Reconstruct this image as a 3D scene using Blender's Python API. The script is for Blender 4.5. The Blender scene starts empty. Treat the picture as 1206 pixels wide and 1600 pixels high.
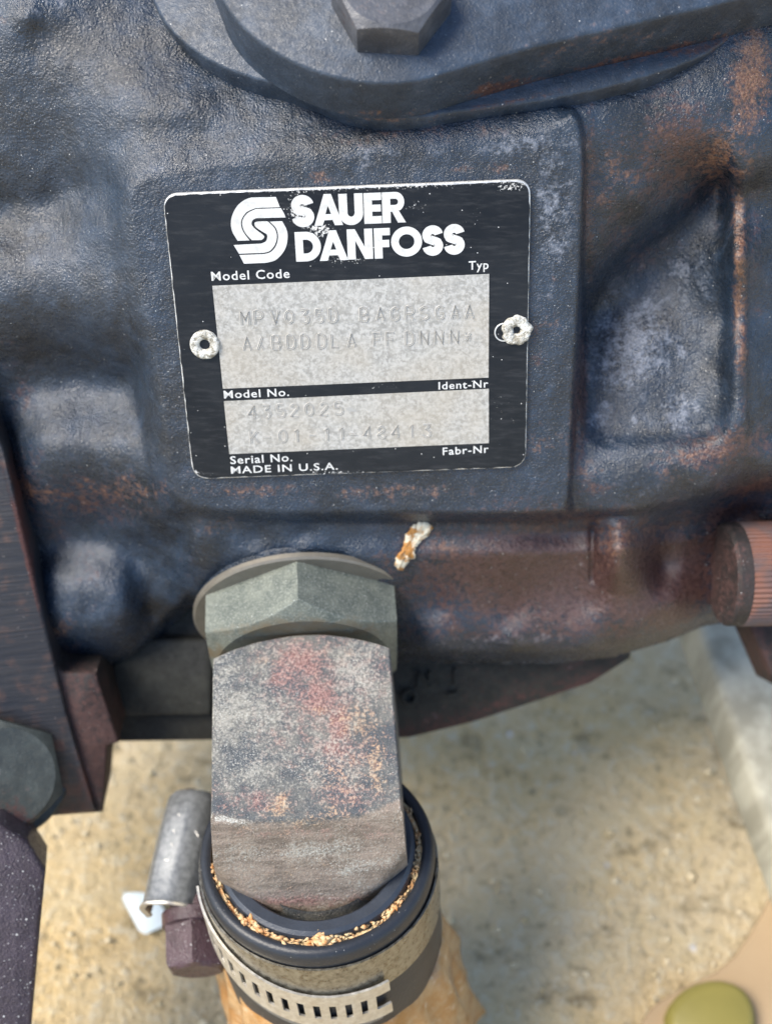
import bpy, math, random
import numpy as np
from mathutils import Vector, noise as mnoise
random.seed(7); rng = np.random.default_rng(7)
sc = bpy.context.scene
R = math.radians
# ------------------------------------------------------------------ camera, world, sun, exposure
# one scene unit is 13 mm; the camera looks down at 56 degrees from 19 units away
sc.unit_settings.system = 'METRIC'; sc.unit_settings.scale_length = 0.013
PITCH = R(56); SP, CP = math.sin(PITCH), math.cos(PITCH)
DIST = 19.0; FPX = 1900.0
cam_d = bpy.data.cameras.new('camera'); cam = bpy.data.objects.new('camera', cam_d)
sc.collection.objects.link(cam); sc.camera = cam
cam.location = (0, -DIST * CP, DIST * SP)
cam.rotation_euler = (R(90) - PITCH, 0, 0)
cam_d.sensor_fit = 'VERTICAL'; cam_d.sensor_height = 36; cam_d.lens = 36 * FPX / 1600
cam_d.clip_start = 0.1; cam_d.clip_end = 2000
cam_d.dof.use_dof = True; cam_d.dof.focus_distance = 18.6; cam_d.dof.aperture_fstop = 0.15
SUN_EL, SUN_AZ = R(58), R(-98)          # azimuth from +Y (up in the picture) towards +X
world = bpy.data.worlds.new("World"); sc.world = world; world.use_nodes = True
wn = world.node_tree.nodes; wl = world.node_tree.links
sky = wn.new('ShaderNodeTexSky'); sky.sky_type = 'NISHITA'; sky.sun_disc = False
sky.sun_elevation = SUN_EL; sky.sun_rotation = SUN_AZ; sky.air_density = 1.0; sky.dust_density = 1.0; sky.ozone_density = 0.4
wl.new(sky.outputs[0], wn['Background'].inputs[0]); wn['Background'].inputs[1].default_value = 0.11
sun_d = bpy.data.lights.new('sun', 'SUN'); sun_d.energy = 2.3; sun_d.angle = R(30); sun_d.color = (1, .92, .80)
sun = bpy.data.objects.new('sun', sun_d); sc.collection.objects.link(sun)
sdir = Vector((math.sin(SUN_AZ) * math.cos(SUN_EL), math.cos(SUN_AZ) * math.cos(SUN_EL), math.sin(SUN_EL)))
sun.rotation_euler = sdir.to_track_quat('Z', 'Y').to_euler(); sun.location = sdir * 60
sc.view_settings.view_transform = 'Standard'; sc.view_settings.look = 'None'
sc.view_settings.gamma = 1; sc.view_settings.exposure = 1.4
sc.render.engine = 'CYCLES'

# ------------------------------------------------------------------ frames
# design frame: X right, U along the camera's up, W towards the camera, origin 19 units in front of it
CAM = np.array([0, 0, DIST])
def to_world(P):
    P = np.asarray(P, float).reshape(-1, 3)
    return np.stack([P[:, 0], P[:, 1] * SP - P[:, 2] * CP, P[:, 1] * CP + P[:, 2] * SP], 1)
def unp(px, py, w):
    px, py, w = np.broadcast_arrays(np.asarray(px, float), py, w)
    k = (DIST - w) / FPX
    return np.stack([(px - 603) * k, (800 - py) * k, w], -1)
def proj(P):
    P = np.asarray(P, float); k = FPX / (DIST - P[..., 2])
    return 603 + P[..., 0] * k, 800 - P[..., 1] * k
def hit(px, py, P0, n):
    d = unp(px, py, 0.0) - CAM
    t = ((np.asarray(P0) - CAM) @ n) / (d @ n)
    return CAM + t[..., None] * d
PN = np.array([0, -.4217, .9068]); PP = unp(541, 515, 0.0)
def on_plate(px, py, h=0.0): return hit(np.asarray(px, float), np.asarray(py, float), PP + PN * h, PN)
def w_plate(px, py): return on_plate(px, py)[..., 2]
# port frame: x' right, s outwards along the port, z straight up
PSI = R(3.8)
B = unp(475, 975, -3.6); A0 = np.array([0, -SP, CP]); ZU = np.array([0, CP, SP]); X0 = np.array([1., 0, 0])
AS = math.cos(PSI) * A0 + math.sin(PSI) * X0; XS = math.cos(PSI) * X0 - math.sin(PSI) * A0
def port(x, s, z):
    x, s, z = np.broadcast_arrays(np.asarray(x, float), s, z)
    return B + x[..., None] * XS + s[..., None] * AS + z[..., None] * ZU
HS = 3.62; TILT = R(15.5)                      # hose axis
HC = unp(495, 1324, -1.6); HUP = math.cos(TILT) * ZU - math.sin(TILT) * AS; HF = math.cos(TILT) * AS + math.sin(TILT) * ZU
def ring(phi, r, z):                    # phi 0 = front of the hose, positive to the right; z = -1.5 at its cut end
    phi, r, z = np.broadcast_arrays(np.asarray(phi, float), r, z)
    return HC + (z + 1.5)[..., None] * (HUP - .05 * XS) + (r * np.sin(phi))[..., None] * XS + (r * np.cos(phi))[..., None] * HF

# ------------------------------------------------------------------ nodes
class N:
    def __init__(s, name):
        s.m = bpy.data.materials.new(name); s.m.use_nodes = True; s.t = s.m.node_tree; s.n = s.t.nodes
        s.b = s.n['Principled BSDF']; s.co = s.n.new('ShaderNodeTexCoord').outputs['Object']
    def put(s, sock, v):
        if isinstance(v, bpy.types.NodeSocket): s.t.links.new(v, sock)
        elif v is not None:
            if isinstance(v, (tuple, list)) and len(v) == 3 and sock.type == 'RGBA': v = (*v, 1)
            sock.default_value = v
    def noise(s, scale, detail=4, rough=.6, vec=None, dist=0):
        n = s.n.new('ShaderNodeTexNoise'); s.put(n.inputs['Vector'], vec or s.co)
        n.inputs['Scale'].default_value = scale; n.inputs['Detail'].default_value = detail
        n.inputs['Roughness'].default_value = rough; n.inputs['Distortion'].default_value = dist
        return n.outputs[0]
    def vor(s, scale, vec=None, out='Distance', rnd=1):
        n = s.n.new('ShaderNodeTexVoronoi'); s.put(n.inputs['Vector'], vec or s.co)
        n.inputs['Scale'].default_value = scale; n.inputs['Randomness'].default_value = rnd; return n.outputs[out]
    def map(s, scale=(1, 1, 1), rot=(0, 0, 0)):
        n = s.n.new('ShaderNodeMapping'); s.put(n.inputs[0], s.co); n.inputs['Scale'].default_value = scale
        n.inputs['Rotation'].default_value = rot; return n.outputs[0]
    def rng(s, v, a, b, c=0., d=1., smooth=True):
        n = s.n.new('ShaderNodeMapRange'); n.interpolation_type = 'SMOOTHSTEP' if smooth else 'LINEAR'
        s.put(n.inputs[0], v)
        for i, q in zip((1, 2, 3, 4), (a, b, c, d)): n.inputs[i].default_value = q
        return n.outputs[0]
    def math(s, op, a, b=None):
        n = s.n.new('ShaderNodeMath'); n.operation = op; s.put(n.inputs[0], a)
        if b is not None: s.put(n.inputs[1], b)
        return n.outputs[0]
    def mix(s, f, a, b, mode='MIX'):
        n = s.n.new('ShaderNodeMix'); n.data_type = 'RGBA'; n.blend_type = mode
        s.put(n.inputs[0], f); s.put(n.inputs[6], a); s.put(n.inputs[7], b); return n.outputs[2]
    def attr(s, name):
        n = s.n.new('ShaderNodeAttribute'); n.attribute_name = name
        q = s.n.new('ShaderNodeSeparateColor'); s.t.links.new(n.outputs['Color'], q.inputs[0]); return q.outputs
    def bump(s, h, st, dist, nrm=None):
        n = s.n.new('ShaderNodeBump'); s.put(n.inputs['Height'], h); n.inputs['Strength'].default_value = st
        n.inputs['Distance'].default_value = dist
        if nrm is not None: s.put(n.inputs['Normal'], nrm)
        return n.outputs[0]
    def out(s, col, rough=.5, metal=0., nrm=None, spec=.5, **kw):
        s.put(s.b.inputs['Base Color'], col); s.put(s.b.inputs['Roughness'], rough); s.put(s.b.inputs['Metallic'], metal)
        s.put(s.b.inputs['Specular IOR Level'], spec)
        if nrm is not None: s.put(s.b.inputs['Normal'], nrm)
        for k, v in kw.items(): s.put(s.b.inputs[k.replace('_', ' ')], v)
        return s.m

def cast_material(name, base, base2, rough=.4, bump=1.0, stain=True, speck=.055, rust_bias=0., spec=.5, metal=0.):
    m = N(name)
    big = m.noise(.55, 4, .6); mid = m.noise(2.6, 6, .7); fine = m.noise(11, 5, .7); grit = m.noise(30, 3, .6)
    col = m.mix(m.rng(big, .35, .65), base, base2)
    col = m.mix(m.rng(mid, .38, .72, 0, .55), col, tuple(c * 2.1 + .004 for c in base))
    col = m.mix(m.rng(grit, .55, .8, 0, .5), col, tuple(c * 3.4 + .01 for c in base2))
    if stain:
        st = m.attr('stain')
        n1 = m.math('MULTIPLY', m.math('SUBTRACT', mid, .5), 1.7)
        n2 = m.math('MULTIPLY', m.math('SUBTRACT', fine, .5), 1.9)
        nn = m.math('ADD', n1, n2)
        f_r = m.rng(m.math('ADD', st[0], m.math('ADD', m.math('MULTIPLY', nn, .9), rust_bias)), .34, 1.0)
        f_d = m.rng(m.math('ADD', st[1], m.math('MULTIPLY', nn, .7)), .3, .75)
        f_p = m.rng(m.math('ADD', st[2], m.math('MULTIPLY', nn, 1.1)), .36, 1.05, 0, .85)
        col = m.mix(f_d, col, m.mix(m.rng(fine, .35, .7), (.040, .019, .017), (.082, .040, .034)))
        col = m.mix(f_r, col, m.mix(m.rng(grit, .35, .7), (.10, .042, .022), (.27, .145, .085)))
        col = m.mix(f_p, col, m.mix(m.rng(grit, .35, .65), (.10, .12, .155), (.26, .28, .33)))
    fl = m.rng(m.vor(5.5), speck * .55, speck, 1, 0)
    fl2 = m.rng(m.vor(13), speck * .8, speck * 1.6, .55, 0)
    col = m.mix(m.math('MAXIMUM', fl, fl2), col, (.6, .6, .58))
    r = m.rng(fine, .3, .75, rough - .08, rough + .2)
    nb = m.bump(m.noise(5, 3, .5), .22 * bump, .12)
    nb = m.bump(m.noise(15, 3, .6), .30 * bump, .045, nb)
    nb = m.bump(m.noise(30, 3, .6), .75 * bump, .027, nb)
    return m.out(col, r, metal, nb, spec)

MT = {}
MT['cast'] = cast_material('blue_black_cast_paint', (.013, .024, .042), (.008, .011, .016), .25, .9, spec=.75)
MT['cover'] = cast_material('blue_grey_cover_paint', (.022, .035, .056), (.015, .022, .033), .42, .45, spec=.5)
MT['deep'] = cast_material('underside_shade_paint', (.014, .013, .013), (.022, .013, .011), .65, .7)  # base colour darkened to paint in the shade on low parts
MT['sump'] = cast_material('sump_shade_paint', (.018, .019, .016), (.013, .014, .014), .75, .5, speck=.0)  # shaded copy of the casting paint, darkened for the shadow under the housing
def machined():
    m = N('machined_flange_metal'); v = m.map((.7, .7, 26))
    l = m.noise(1, 4, .7, v); g = m.noise(3, 5, .6)
    st = m.attr('stain')
    col = m.mix(m.rng(l, .3, .75), (.016, .018, .025), (.045, .042, .044))
    col = m.mix(m.rng(m.math('ADD', g, m.math('MULTIPLY', l, .3)), .66, .9, 0, .6), col, (.13, .07, .05))
    col = m.mix(m.rng(m.math('ADD', st[1], m.math('SUBTRACT', g, .5)), .3, .7), col, (.09, .035, .028))
    col = m.mix(m.rng(m.vor(7), .03, .06, 1, 0), col, (.5, .45, .4))
    return m.out(col, .45, 0, m.bump(l, .5, .05), .5)
MT['machined'] = machined()
def zinc():
    m = N('olive_zinc_steel'); g = m.noise(3, 6, .7); f = m.noise(30, 3, .6)
    col = m.mix(m.rng(g, .3, .7), (.085, .10, .088), (.165, .18, .150))
    col = m.mix(m.rng(f, .45, .7, 0, .6), col, (.30, .32, .28))
    col = m.mix(m.rng(m.vor(9), .04, .08, 1, 0), col, (.7, .72, .7))
    st = m.attr('stain'); col = m.mix(m.rng(m.math('ADD', st[0], m.math('SUBTRACT', g, .5)), .35, .75), col, (.14, .115, .075))
    return m.out(col, m.rng(f, .3, .7, .42, .6), .25, m.bump(f, .35, .02), .5)
MT['zinc'] = zinc()
def washer_m():
    m = N('bronze_tinted_washer'); g = m.noise(4, 5, .7)
    return m.out(m.mix(g, (.13, .115, .09), (.26, .24, .20)), .45, .4, m.bump(g, .2, .03))
MT['washer'] = washer_m()
def elbow_m():
    m = N('pitted_forged_steel')
    g = m.noise(1.6, 6, .7); mid = m.noise(6, 6, .72); f = m.noise(22, 4, .7); ff = m.noise(46, 2, .6)
    st = m.attr('stain')
    col = m.mix(m.rng(g, .35, .65), (.066, .076, .086), (.165, .160, .140))
    nn = m.math('ADD', m.math('MULTIPLY', m.math('SUBTRACT', mid, .5), 2.2), m.math('MULTIPLY', m.math('SUBTRACT', f, .5), 2.6))
    col = m.mix(m.rng(m.math('ADD', st[3] if len(st) > 3 else 0., m.math('MULTIPLY', nn, .4)), .3, .8), col, (.1, .08, .06))
    col = m.mix(m.rng(m.noise(2.4, 4, .6), .50, .66, 0, .45), col, (.042, .054, .070))
    # the bare forged nose: greyish brown
    nl = m.noise(1, 5, .7, m.map((1.5, 6, 6)))
    nose = m.attr('nose')
    col = m.mix(m.rng(m.math('ADD', nose[0], m.math('MULTIPLY', nn, .25)), .3, .7, 0, .72), col, m.mix(m.rng(nl, .35, .65), (.19, .145, .105), (.38, .30, .235)))
    col = m.mix(m.rng(m.math('ADD', st[1], m.math('MULTIPLY', nn, .8)), .15, .85, 0, .88), col, m.mix(m.rng(f, .4, .6), (.16, .066, .060), (.42, .25, .215)))
    col = m.mix(m.rng(m.math('ADD', st[0], nn), .30, 1.1, 0, .9), col, m.mix(m.rng(f, .4, .6), (.30, .15, .09), (.56, .40, .25)))
    pale = m.rng(m.math('ADD', m.math('ADD', m.math('MULTIPLY', st[2], .24), m.math('MULTIPLY', m.math('SUBTRACT', g, .5), .7)), f), .54, .74, 0, .85)
    col = m.mix(pale, col, (.36, .345, .30))
    pale2 = m.rng(m.math('ADD', m.math('MULTIPLY', st[2], .16), ff), .62, .78, 0, .85)
    col = m.mix(pale2, col, (.62, .62, .56))
    nb = m.bump(mid, .45, .07); nb = m.bump(f, .8, .045, nb); nb = m.bump(ff, .4, .015, nb)
    return m.out(col, m.rng(f, .3, .7, .45, .7), .1, nb, .5)
MT['elbow'] = elbow_m()
def rubber(name, c, speck=.05):
    m = N(name); f = m.noise(18, 4, .6); g = m.noise(3, 3, .6)
    col = m.mix(g, c, tuple(q * 1.8 for q in c)); col = m.mix(m.rng(m.vor(9), speck * .6, speck, 1, 0), col, (.45, .45, .42))
    col = m.mix(m.rng(f, .6, .8, 0, .3), col, (.12, .12, .12))
    return m.out(col, .42, 0, m.bump(f, .25, .03), .5)
MT['rubber'] = rubber('black_hose_rubber', (.012, .014, .018), .07); MT['rubber_in'] = rubber('inner_hose_rubber', (.022, .027, .036), .02)
def steel(name, a, b, rough, metal, bs=.1, fs=(1, 1, 1)):
    m = N(name); f = m.noise(9, 5, .65, m.map(fs)); g = m.noise(40, 2)
    col = m.mix(m.rng(f, .3, .7), a, b); col = m.mix(m.rng(m.vor(10), .03, .06, .8, 0), col, (.8, .8, .78))
    return m.out(col, m.rng(f, .3, .7, rough - .06, rough + .12), metal, m.bump(g, bs, .02))
MT['band'] = steel('brushed_clamp_steel', (.52, .49, .43), (.68, .65, .58), .4, .75)
MT['band_dull'] = steel('dirty_olive_band_steel', (.16, .145, .115), (.36, .34, .28), .3, .8, .1)
MT['channel'] = steel('grey_channel_steel', (.17, .18, .182), (.27, .278, .28), .42, .55)
MT['alu'] = steel('scuffed_aluminium', (.50, .50, .48), (.78, .78, .76), .4, .5, .4)
MT['rivet'] = (lambda m: m.out(m.mix(m.rng(m.noise(7, 4, .75), .36, .6), (.26, .24, .19), (.74, .74, .69)), .55, .2, m.bump(m.noise(14, 3, .7), .9, .05)))(N('weathered_rivet_aluminium'))
MT['screw'] = cast_material('purple_brown_oxidised_steel', (.040, .022, .026), (.062, .036, .040), .32, .7, stain=False, speck=.09)
MT['bar'] = cast_material('purple_black_crinkle_paint', (.034, .026, .036), (.050, .036, .048), .36, 1.3, stain=False, speck=.12)
MT['bolt'] = cast_material('green_grey_bolt_steel', (.034, .040, .036), (.024, .028, .027), .42, .4, speck=.04)
MT['bolt2'] = cast_material('rust_edged_bolt_steel', (.055, .058, .066), (.035, .036, .042), .38, .4, speck=.05)
MT['black'] = N('plain_black_hollow').out((.008, .007, .007), .8)
def knurl_m():
    m = N('rust_red_knurled_steel'); g = m.noise(1.4, 4, .6); f = m.noise(14, 4, .7)
    col = m.mix(m.rng(g, .35, .65), (.085, .064, .064), (.17, .075, .05)); col = m.mix(m.rng(f, .5, .8, 0, .4), col, (.16, .10, .085))
    return m.out(col, .45, 0, m.bump(f, .3, .03))
MT['knurl'] = knurl_m()
def print_black():
    m = N('printed_black_plate_face'); st = m.noise(1, 5, .7, m.map((2.5, 14, 14), (0, 0, .05))); g = m.noise(1.0, 4, .6); f = m.noise(26, 3, .75); w = m.attr('stain')
    col = m.mix(m.rng(g, .3, .7), (.006, .0065, .008), (.013, .014, .016))
    col = m.mix(m.rng(st, .45, .8, 0, .7), col, (.036, .038, .042))
    fl = m.rng(m.math('ADD', f, m.math('MULTIPLY', w[2], .5)), .76, .84)
    col = m.mix(fl, col, (.62, .62, .6))
    fl = m.rng(m.vor(6), .035, .055, 1, 0); col = m.mix(fl, col, (.7, .7, .68))
    return m.out(col, m.rng(st, .3, .7, .3, .42), 0, m.bump(f, .12, .01), .3)
MT['print'] = print_black()
def panel_m():
    m = N('bare_speckled_panel'); a = m.noise(7.5, 3, .7); b = m.noise(16, 3, .7); g = m.noise(.8, 2)
    col = m.mix(m.rng(a, .35, .65), (.30, .29, .265), (.42, .405, .37)); col = m.mix(m.rng(b, .42, .62, 0, .75), col, (.55, .535, .50))
    col = m.mix(m.rng(g, .4, .7, 0, .4), col, (.44, .38, .29))
    return m.out(col, .42, .25, m.bump(b, .22, .02))
MT['panel'] = panel_m()
def white_m():
    m = N('white_print'); a = m.noise(9, 4, .7); return m.out(m.mix(m.rng(a, .4, .7), (.62, .63, .62), (.50, .50, .48)), .45, 0)
MT['white'] = white_m()
MT['stamp'] = N('stamped_metal_line').out((.50, .49, .46), .38, .25)
MT['stampd'] = N('stamped_groove_dark').out((.40, .39, .365), .42, .25)
def fibre():
    m = N('tan_fabric_ply'); o = m.noise(5, 4, .7)
    return m.out(m.mix(m.rng(o, .3, .7), (.50, .20, .05), (.66, .55, .33)), .7)
MT['fibre'] = fibre()
MT['flake'] = (lambda m: m.out(m.mix(m.rng(m.noise(4, 4, .7), .44, .58), (.74, .68, .52), (.42, .19, .04)), .5, 0, m.bump(m.noise(8), .6, .05)))(N('cream_and_rust_flake'))
def amber():
    m = N('amber_wrapping_film'); g = m.noise(1.6, 4, .6); f = m.noise(5, 4, .6)
    col = m.mix(m.rng(g, .35, .65), (.34, .16, .045), (.42, .27, .13)); col = m.mix(m.rng(f, .55, .75, 0, .6), col, (.60, .48, .32))
    return m.out(col, .22, 0, m.bump(g, .5, .2), .5)
MT['amber'] = amber()
def ground_m():
    m = N('sandy_concrete'); g = m.noise(.16, 3, .55); h = m.noise(.7, 5, .65, m.map((.8, 1.5, 1))); f = m.noise(3.2, 5, .7); gg = m.noise(9, 3, .7)
    col = m.mix(m.rng(g, .38, .62), (.70, .51, .25), (.66, .53, .33))
    col = m.mix(m.rng(h, .42, .68, 0, .8), col, (.66, .53, .31))
    col = m.mix(m.rng(h, .30, .47, .9, 0), col, (.25, .19, .10))
    col = m.mix(m.rng(f, .50, .66, 0, .85), col, (.70, .61, .43))
    col = m.mix(m.rng(f, .30, .46, .8, 0), col, (.27, .21, .12))
    col = m.mix(m.rng(gg, .55, .75, 0, .45), col, (.78, .75, .64))
    col = m.mix(m.rng(m.vor(.62), .02, .08, .6, 0), col, (.80, .82, .88))
    return m.out(col, .85, 0, m.bump(f, 1, .45), .3)
MT['ground'] = ground_m()
def wood_m():
    m = N('grey_weathered_beam'); g = m.noise(1, 4, .6, m.map((1.2, 1.2, .25)))
    return m.out(m.mix(m.rng(g, .35, .65), (.25, .235, .18), (.42, .40, .32)), .8, 0, m.bump(g, .3, .1))
MT['wood'] = wood_m()
MT['card'] = (lambda m: m.out(m.mix(m.noise(.5), (.28, .19, .105), (.38, .28, .165)), .85))(N('tan_board'))
MT['yellow'] = (lambda m: m.out(m.mix(m.noise(1), (.16, .135, .025), (.24, .20, .045)), .5))(N('olive_yellow_plastic'))
MT['paper'] = N('bluish_white_paper').out((.72, .80, .80), .6)

# ------------------------------------------------------------------ objects
ROOT = {}
def empty(name, P, label, cat, group=None, kind=None):
    o = bpy.data.objects.new(name, None); sc.collection.objects.link(o)
    wl_ = to_world(P)[0]; o.location = wl_; o.empty_display_size = .5
    o['label'] = label; o['category'] = cat
    if group: o['group'] = group
    ROOT[o.name] = wl_; bpy.context.view_layer.update() if False else None
    return o
def mesh(name, V, Fc, mat, parent=None, smooth=True, label=None, cat=None, kind=None, stains=None, sharp=None, origin=None, world_in=False):
    W = np.asarray(V, float).reshape(-1, 3) if world_in else to_world(V)
    if parent is not None: base = ROOT[parent.name]
    else:
        base = W.mean(0) if origin is None else np.asarray(origin); base = np.array([base[0], base[1], W[:, 2].min()]) if origin is None else base
    me = bpy.data.meshes.new(name); me.from_pydata((W - base).tolist(), [], [list(map(int, f)) for f in Fc]); me.update()
    o = bpy.data.objects.new(name, me); sc.collection.objects.link(o)
    if parent is not None: o.parent = parent
    else: o.location = base
    ROOT[o.name] = base
    if isinstance(mat, list):
        for q in mat: me.materials.append(MT[q])
    else: me.materials.append(MT[mat])
    me.polygons.foreach_set('use_smooth', [bool(smooth)] * len(me.polygons))
    if smooth and sharp: me.set_sharp_from_angle(angle=R(sharp))
    if label: o['label'] = label
    if cat: o['category'] = cat
    if kind: o['kind'] = kind
    if stains is not None:
        ca = me.color_attributes.new('stain', 'FLOAT_COLOR', 'POINT')
        px, py = proj(np.asarray(V, float).reshape(-1, 3)); C = paint(px, py, stains)
        ca.data.foreach_set('color', C.ravel())
    return o
def paint(px, py, blobs):
    C = np.zeros((len(px), 4)); C[:, 3] = 1
    for (ch, x, y, rx, ry, rot, a) in blobs:
        c, s = math.cos(R(rot)), math.sin(R(rot)); dx, dy = px - x, py - y
        u = (dx * c + dy * s) / rx; v = (-dx * s + dy * c) / ry
        k = {'r': 0, 'd': 1, 'p': 2}[ch]; C[:, k] = np.maximum(C[:, k], a * np.exp(-(u * u + v * v)))
    return C
def bev(o, w, seg=2, ang=30):
    m = o.modifiers.new('bevel', 'BEVEL'); m.width = w; m.segments = seg; m.limit_method = 'ANGLE'; m.angle_limit = R(ang); m.harden_normals = False
    return o
def loft(loops, cap0=True, cap1=True):
    """loops: list of (n,3) closed rings -> verts, faces"""
    n = len(loops[0]); V = np.concatenate(loops); Fc = []
    for i in range(len(loops) - 1):
        for j in range(n):
            a, b = i * n + j, i * n + (j + 1) % n
            Fc.append((a, b, b + n, a + n))
    if cap0: Fc.append(tuple(range(n))[::-1])
    if cap1: Fc.append(tuple(range((len(loops) - 1) * n, len(loops) * n)))
    return V, Fc
def resample(poly, step):
    poly = np.asarray(poly, float); out = []
    for a, b in zip(poly, np.roll(poly, -1, 0)):
        n = max(1, int(np.ceil(np.linalg.norm(b - a) / step)))
        for t in range(n): out.append(a + (b - a) * t / n)
    return np.array(out)
def smooth_poly(poly, it=2):
    p = np.asarray(poly, float)
    for _ in range(it):
        q = np.roll(p, -1, 0); p = np.stack([.75 * p + .25 * q, .25 * p + .75 * q], 1).reshape(-1, 2)
    return p
def sdist(px, py, poly):
    """signed distance to polygon, negative inside"""
    poly = np.asarray(poly, float); d = np.full(px.shape, 1e9); ins = np.zeros(px.shape, bool)
    for (x0, y0), (x1, y1) in zip(poly, np.roll(poly, -1, 0)):
        ex, ey = x1 - x0, y1 - y0; t = np.clip(((px - x0) * ex + (py - y0) * ey) / (ex * ex + ey * ey + 1e-9), 0, 1)
        d = np.minimum(d, np.hypot(px - x0 - t * ex, py - y0 - t * ey))
        if abs(ey) > 1e-9: ins ^= ((py >= y0) != (py >= y1)) & (px < x0 + (py - y0) * ex / ey)
    return np.where(ins, -d, d)
def sst(a, b, x):
    t = np.clip((x - a) / (b - a), 0, 1); return t * t * (3 - 2 * t)

# prism: polygon (photo points) laid on a plane, extruded down its normal
def prism(name, poly, P0, n, thick, mat, parent, round_=.04, stains=None, step=14, rough=0, **kw):
    p = resample(poly, step)
    if rough: p = p + rng.normal(0, rough, p.shape)
    top = hit(p[:, 0], p[:, 1], P0, n); n = np.asarray(n, float)
    c = top.mean(0); inn = c - top; inn /= np.linalg.norm(inn, axis=1)[:, None]
    loops = [top + inn * round_, top - n * round_ * .35 + inn * round_ * .3, top - n * round_]
    k = max(2, int(thick / .15))
    for i in range(1, k + 1): loops.append(top - n * (round_ + (thick - round_) * i / k))
    V, Fc = loft(loops, True, True)
    return mesh(name, V, Fc, mat, parent, True, sharp=50, stains=stains, **kw)

# ================================================================== the ground and what lies on it
ZG = -12.6
def on_ground(px, py, z=ZG):
    return to_world(hit(np.asarray(px, float), np.asarray(py, float), ZU * z, ZU))
def build_ground():
    n = 150; t = np.linspace(-1, 1, n); x = np.sign(t) * np.abs(t) ** 3 * 600; 
    xs = np.where(np.abs(t) < .75, t / .75 * 24, np.sign(t) * (24 + (np.abs(t) - .75) / .25 * 976))
    X, Y = np.meshgrid(xs, xs + 2); Z = np.zeros_like(X)
    for i in range(n):
        for j in range(n):
            if abs(X[i, j]) < 25: Z[i, j] = .16 * mnoise.fractal(Vector((X[i, j] * .45, Y[i, j] * .6, 0)), 1, 2, 4)
    V = np.stack([X, Y, Z + ZG], -1).reshape(-1, 3); Fc = [(i * n + j, i * n + j + 1, (i + 1) * n + j + 1, (i + 1) * n + j) for i in range(n - 1) for j in range(n - 1)]
    mesh('ground', V, Fc, 'ground', None, True, kind='structure', world_in=True, origin=(0, 0, ZG))
build_ground()
def ground_prism(name, poly, z0, h, mat, label, cat, r=.12):
    p = smooth_poly(poly, 1) if r else np.asarray(poly, float); p = resample(p, 30)
    top = on_ground(p[:, 0], p[:, 1], z0 + h); c = top.mean(0); inn = (c - top); inn /= np.linalg.norm(inn, axis=1)[:, None]
    loops = [top + inn * r, top + inn * r * .3 - [0, 0, r * .3], top - [0, 0, min(r, h * .6)], top * [1, 1, 0] + [0, 0, z0]]
    V, Fc = loft(loops); return mesh(name, V, Fc, mat, None, True, label=label, cat=cat, world_in=True, sharp=50)
ground_prism('flat_board', [(1212, 1380), (1185, 1440), (1135, 1510), (1060, 1545), (1005, 1580), (960, 1700), (1450, 1700), (1450, 1330)], ZG + .05, .3, 'card', 'flat tan board lying on the sandy ground at the lower right', 'board')
ground_prism('round_cap', [(1040, 1590), (1052, 1560), (1080, 1537), (1120, 1527), (1158, 1537), (1178, 1562), (1184, 1600), (1170, 1650), (1110, 1665), (1055, 1640)], ZG + .356, .5, 'yellow', 'olive yellow rounded plastic cap lying on the tan board', 'cap', .2)
ground_prism('paper_scrap', [(188, 1396), (212, 1394), (240, 1396), (256, 1420), (268, 1442), (244, 1452), (222, 1462), (204, 1428)], ZG + .12, .03, 'paper', 'small bluish white scrap of paper on the ground behind the clamp', 'paper scrap', 0.01)
def grit():
    V, Fc = [], []; bf = [(0, 1, 2), (0, 2, 3), (0, 3, 4), (0, 4, 1), (5, 2, 1), (5, 3, 2), (5, 4, 3), (5, 1, 4)]; px = rng.uniform(-100, 1300, 420); py = rng.uniform(980, 1700, 420); P = on_ground(px, py, ZG + .08)
    for p in P:
        r = rng.uniform(.03, .09) * (1 + .8 * (rng.uniform() > .93)); i = len(V)
        for b in ((0, 0, .8), (1, 0, 0), (0, 1, 0), (-1, 0, 0), (0, -1, 0), (0, 0, -1)): V.append(p + np.array(b) * r + rng.normal(0, r * .2, 3))
        for f in bf: Fc.append(tuple(i + q for q in f))
    mesh('sand_grains', np.array(V), Fc, 'grain', None, True, kind='stuff', world_in=True, label='pale coarse sand grains scattered over the sandy ground', cat='sand')
MT['grain'] = (lambda m: m.out(m.mix(m.rng(m.noise(1.3), .4, .6), (.46, .36, .20), (.68, .58, .40)), .7))(N('pale_sand_grain'))
grit()
# weathered beam leaning behind the pump
def beam():
    L0, L1 = np.array([(1040, 880), (1072, 985), (1109, 1095), (1150, 1215), (1207, 1375), (1262, 1530)]), np.array([(1150, 880), (1182, 985), (1219, 1095), (1262, 1215), (1325, 1375), (1385, 1530)])
    zs = [-9.0, -9.4, -9.9, -10.4, -11.4, -12.3]; lp = []
    for (a, b, z) in zip(L0, L1, zs):
        A, Bq = on_ground(a[0], a[1], z), on_ground(b[0], b[1], z); A, Bq = A[0], Bq[0]; m = (A + Bq) / 2; hw = (Bq - A) / 2; r = []
        for q in range(20):
            t = 2 * math.pi * q / 20; c, s = math.cos(t), math.sin(t); r.append(m + hw * np.sign(c) * abs(c) ** .25 + np.array([0, 0, .8]) * np.sign(s) * abs(s) ** .3)
        lp.append(np.array(r))
    V, Fc = loft(lp); mesh('wooden_beam', V, Fc, 'wood', None, True, label='pale grey weathered beam leaning out of focus behind the knurled sleeve', cat='beam', world_in=True, sharp=60)
beam()

# ================================================================== the pump
pump = empty('hydraulic_pump', unp(560, 900, -7.0), 'rusty blue black cast hydraulic pump housing with a riveted name plate', 'hydraulic pump')
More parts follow.
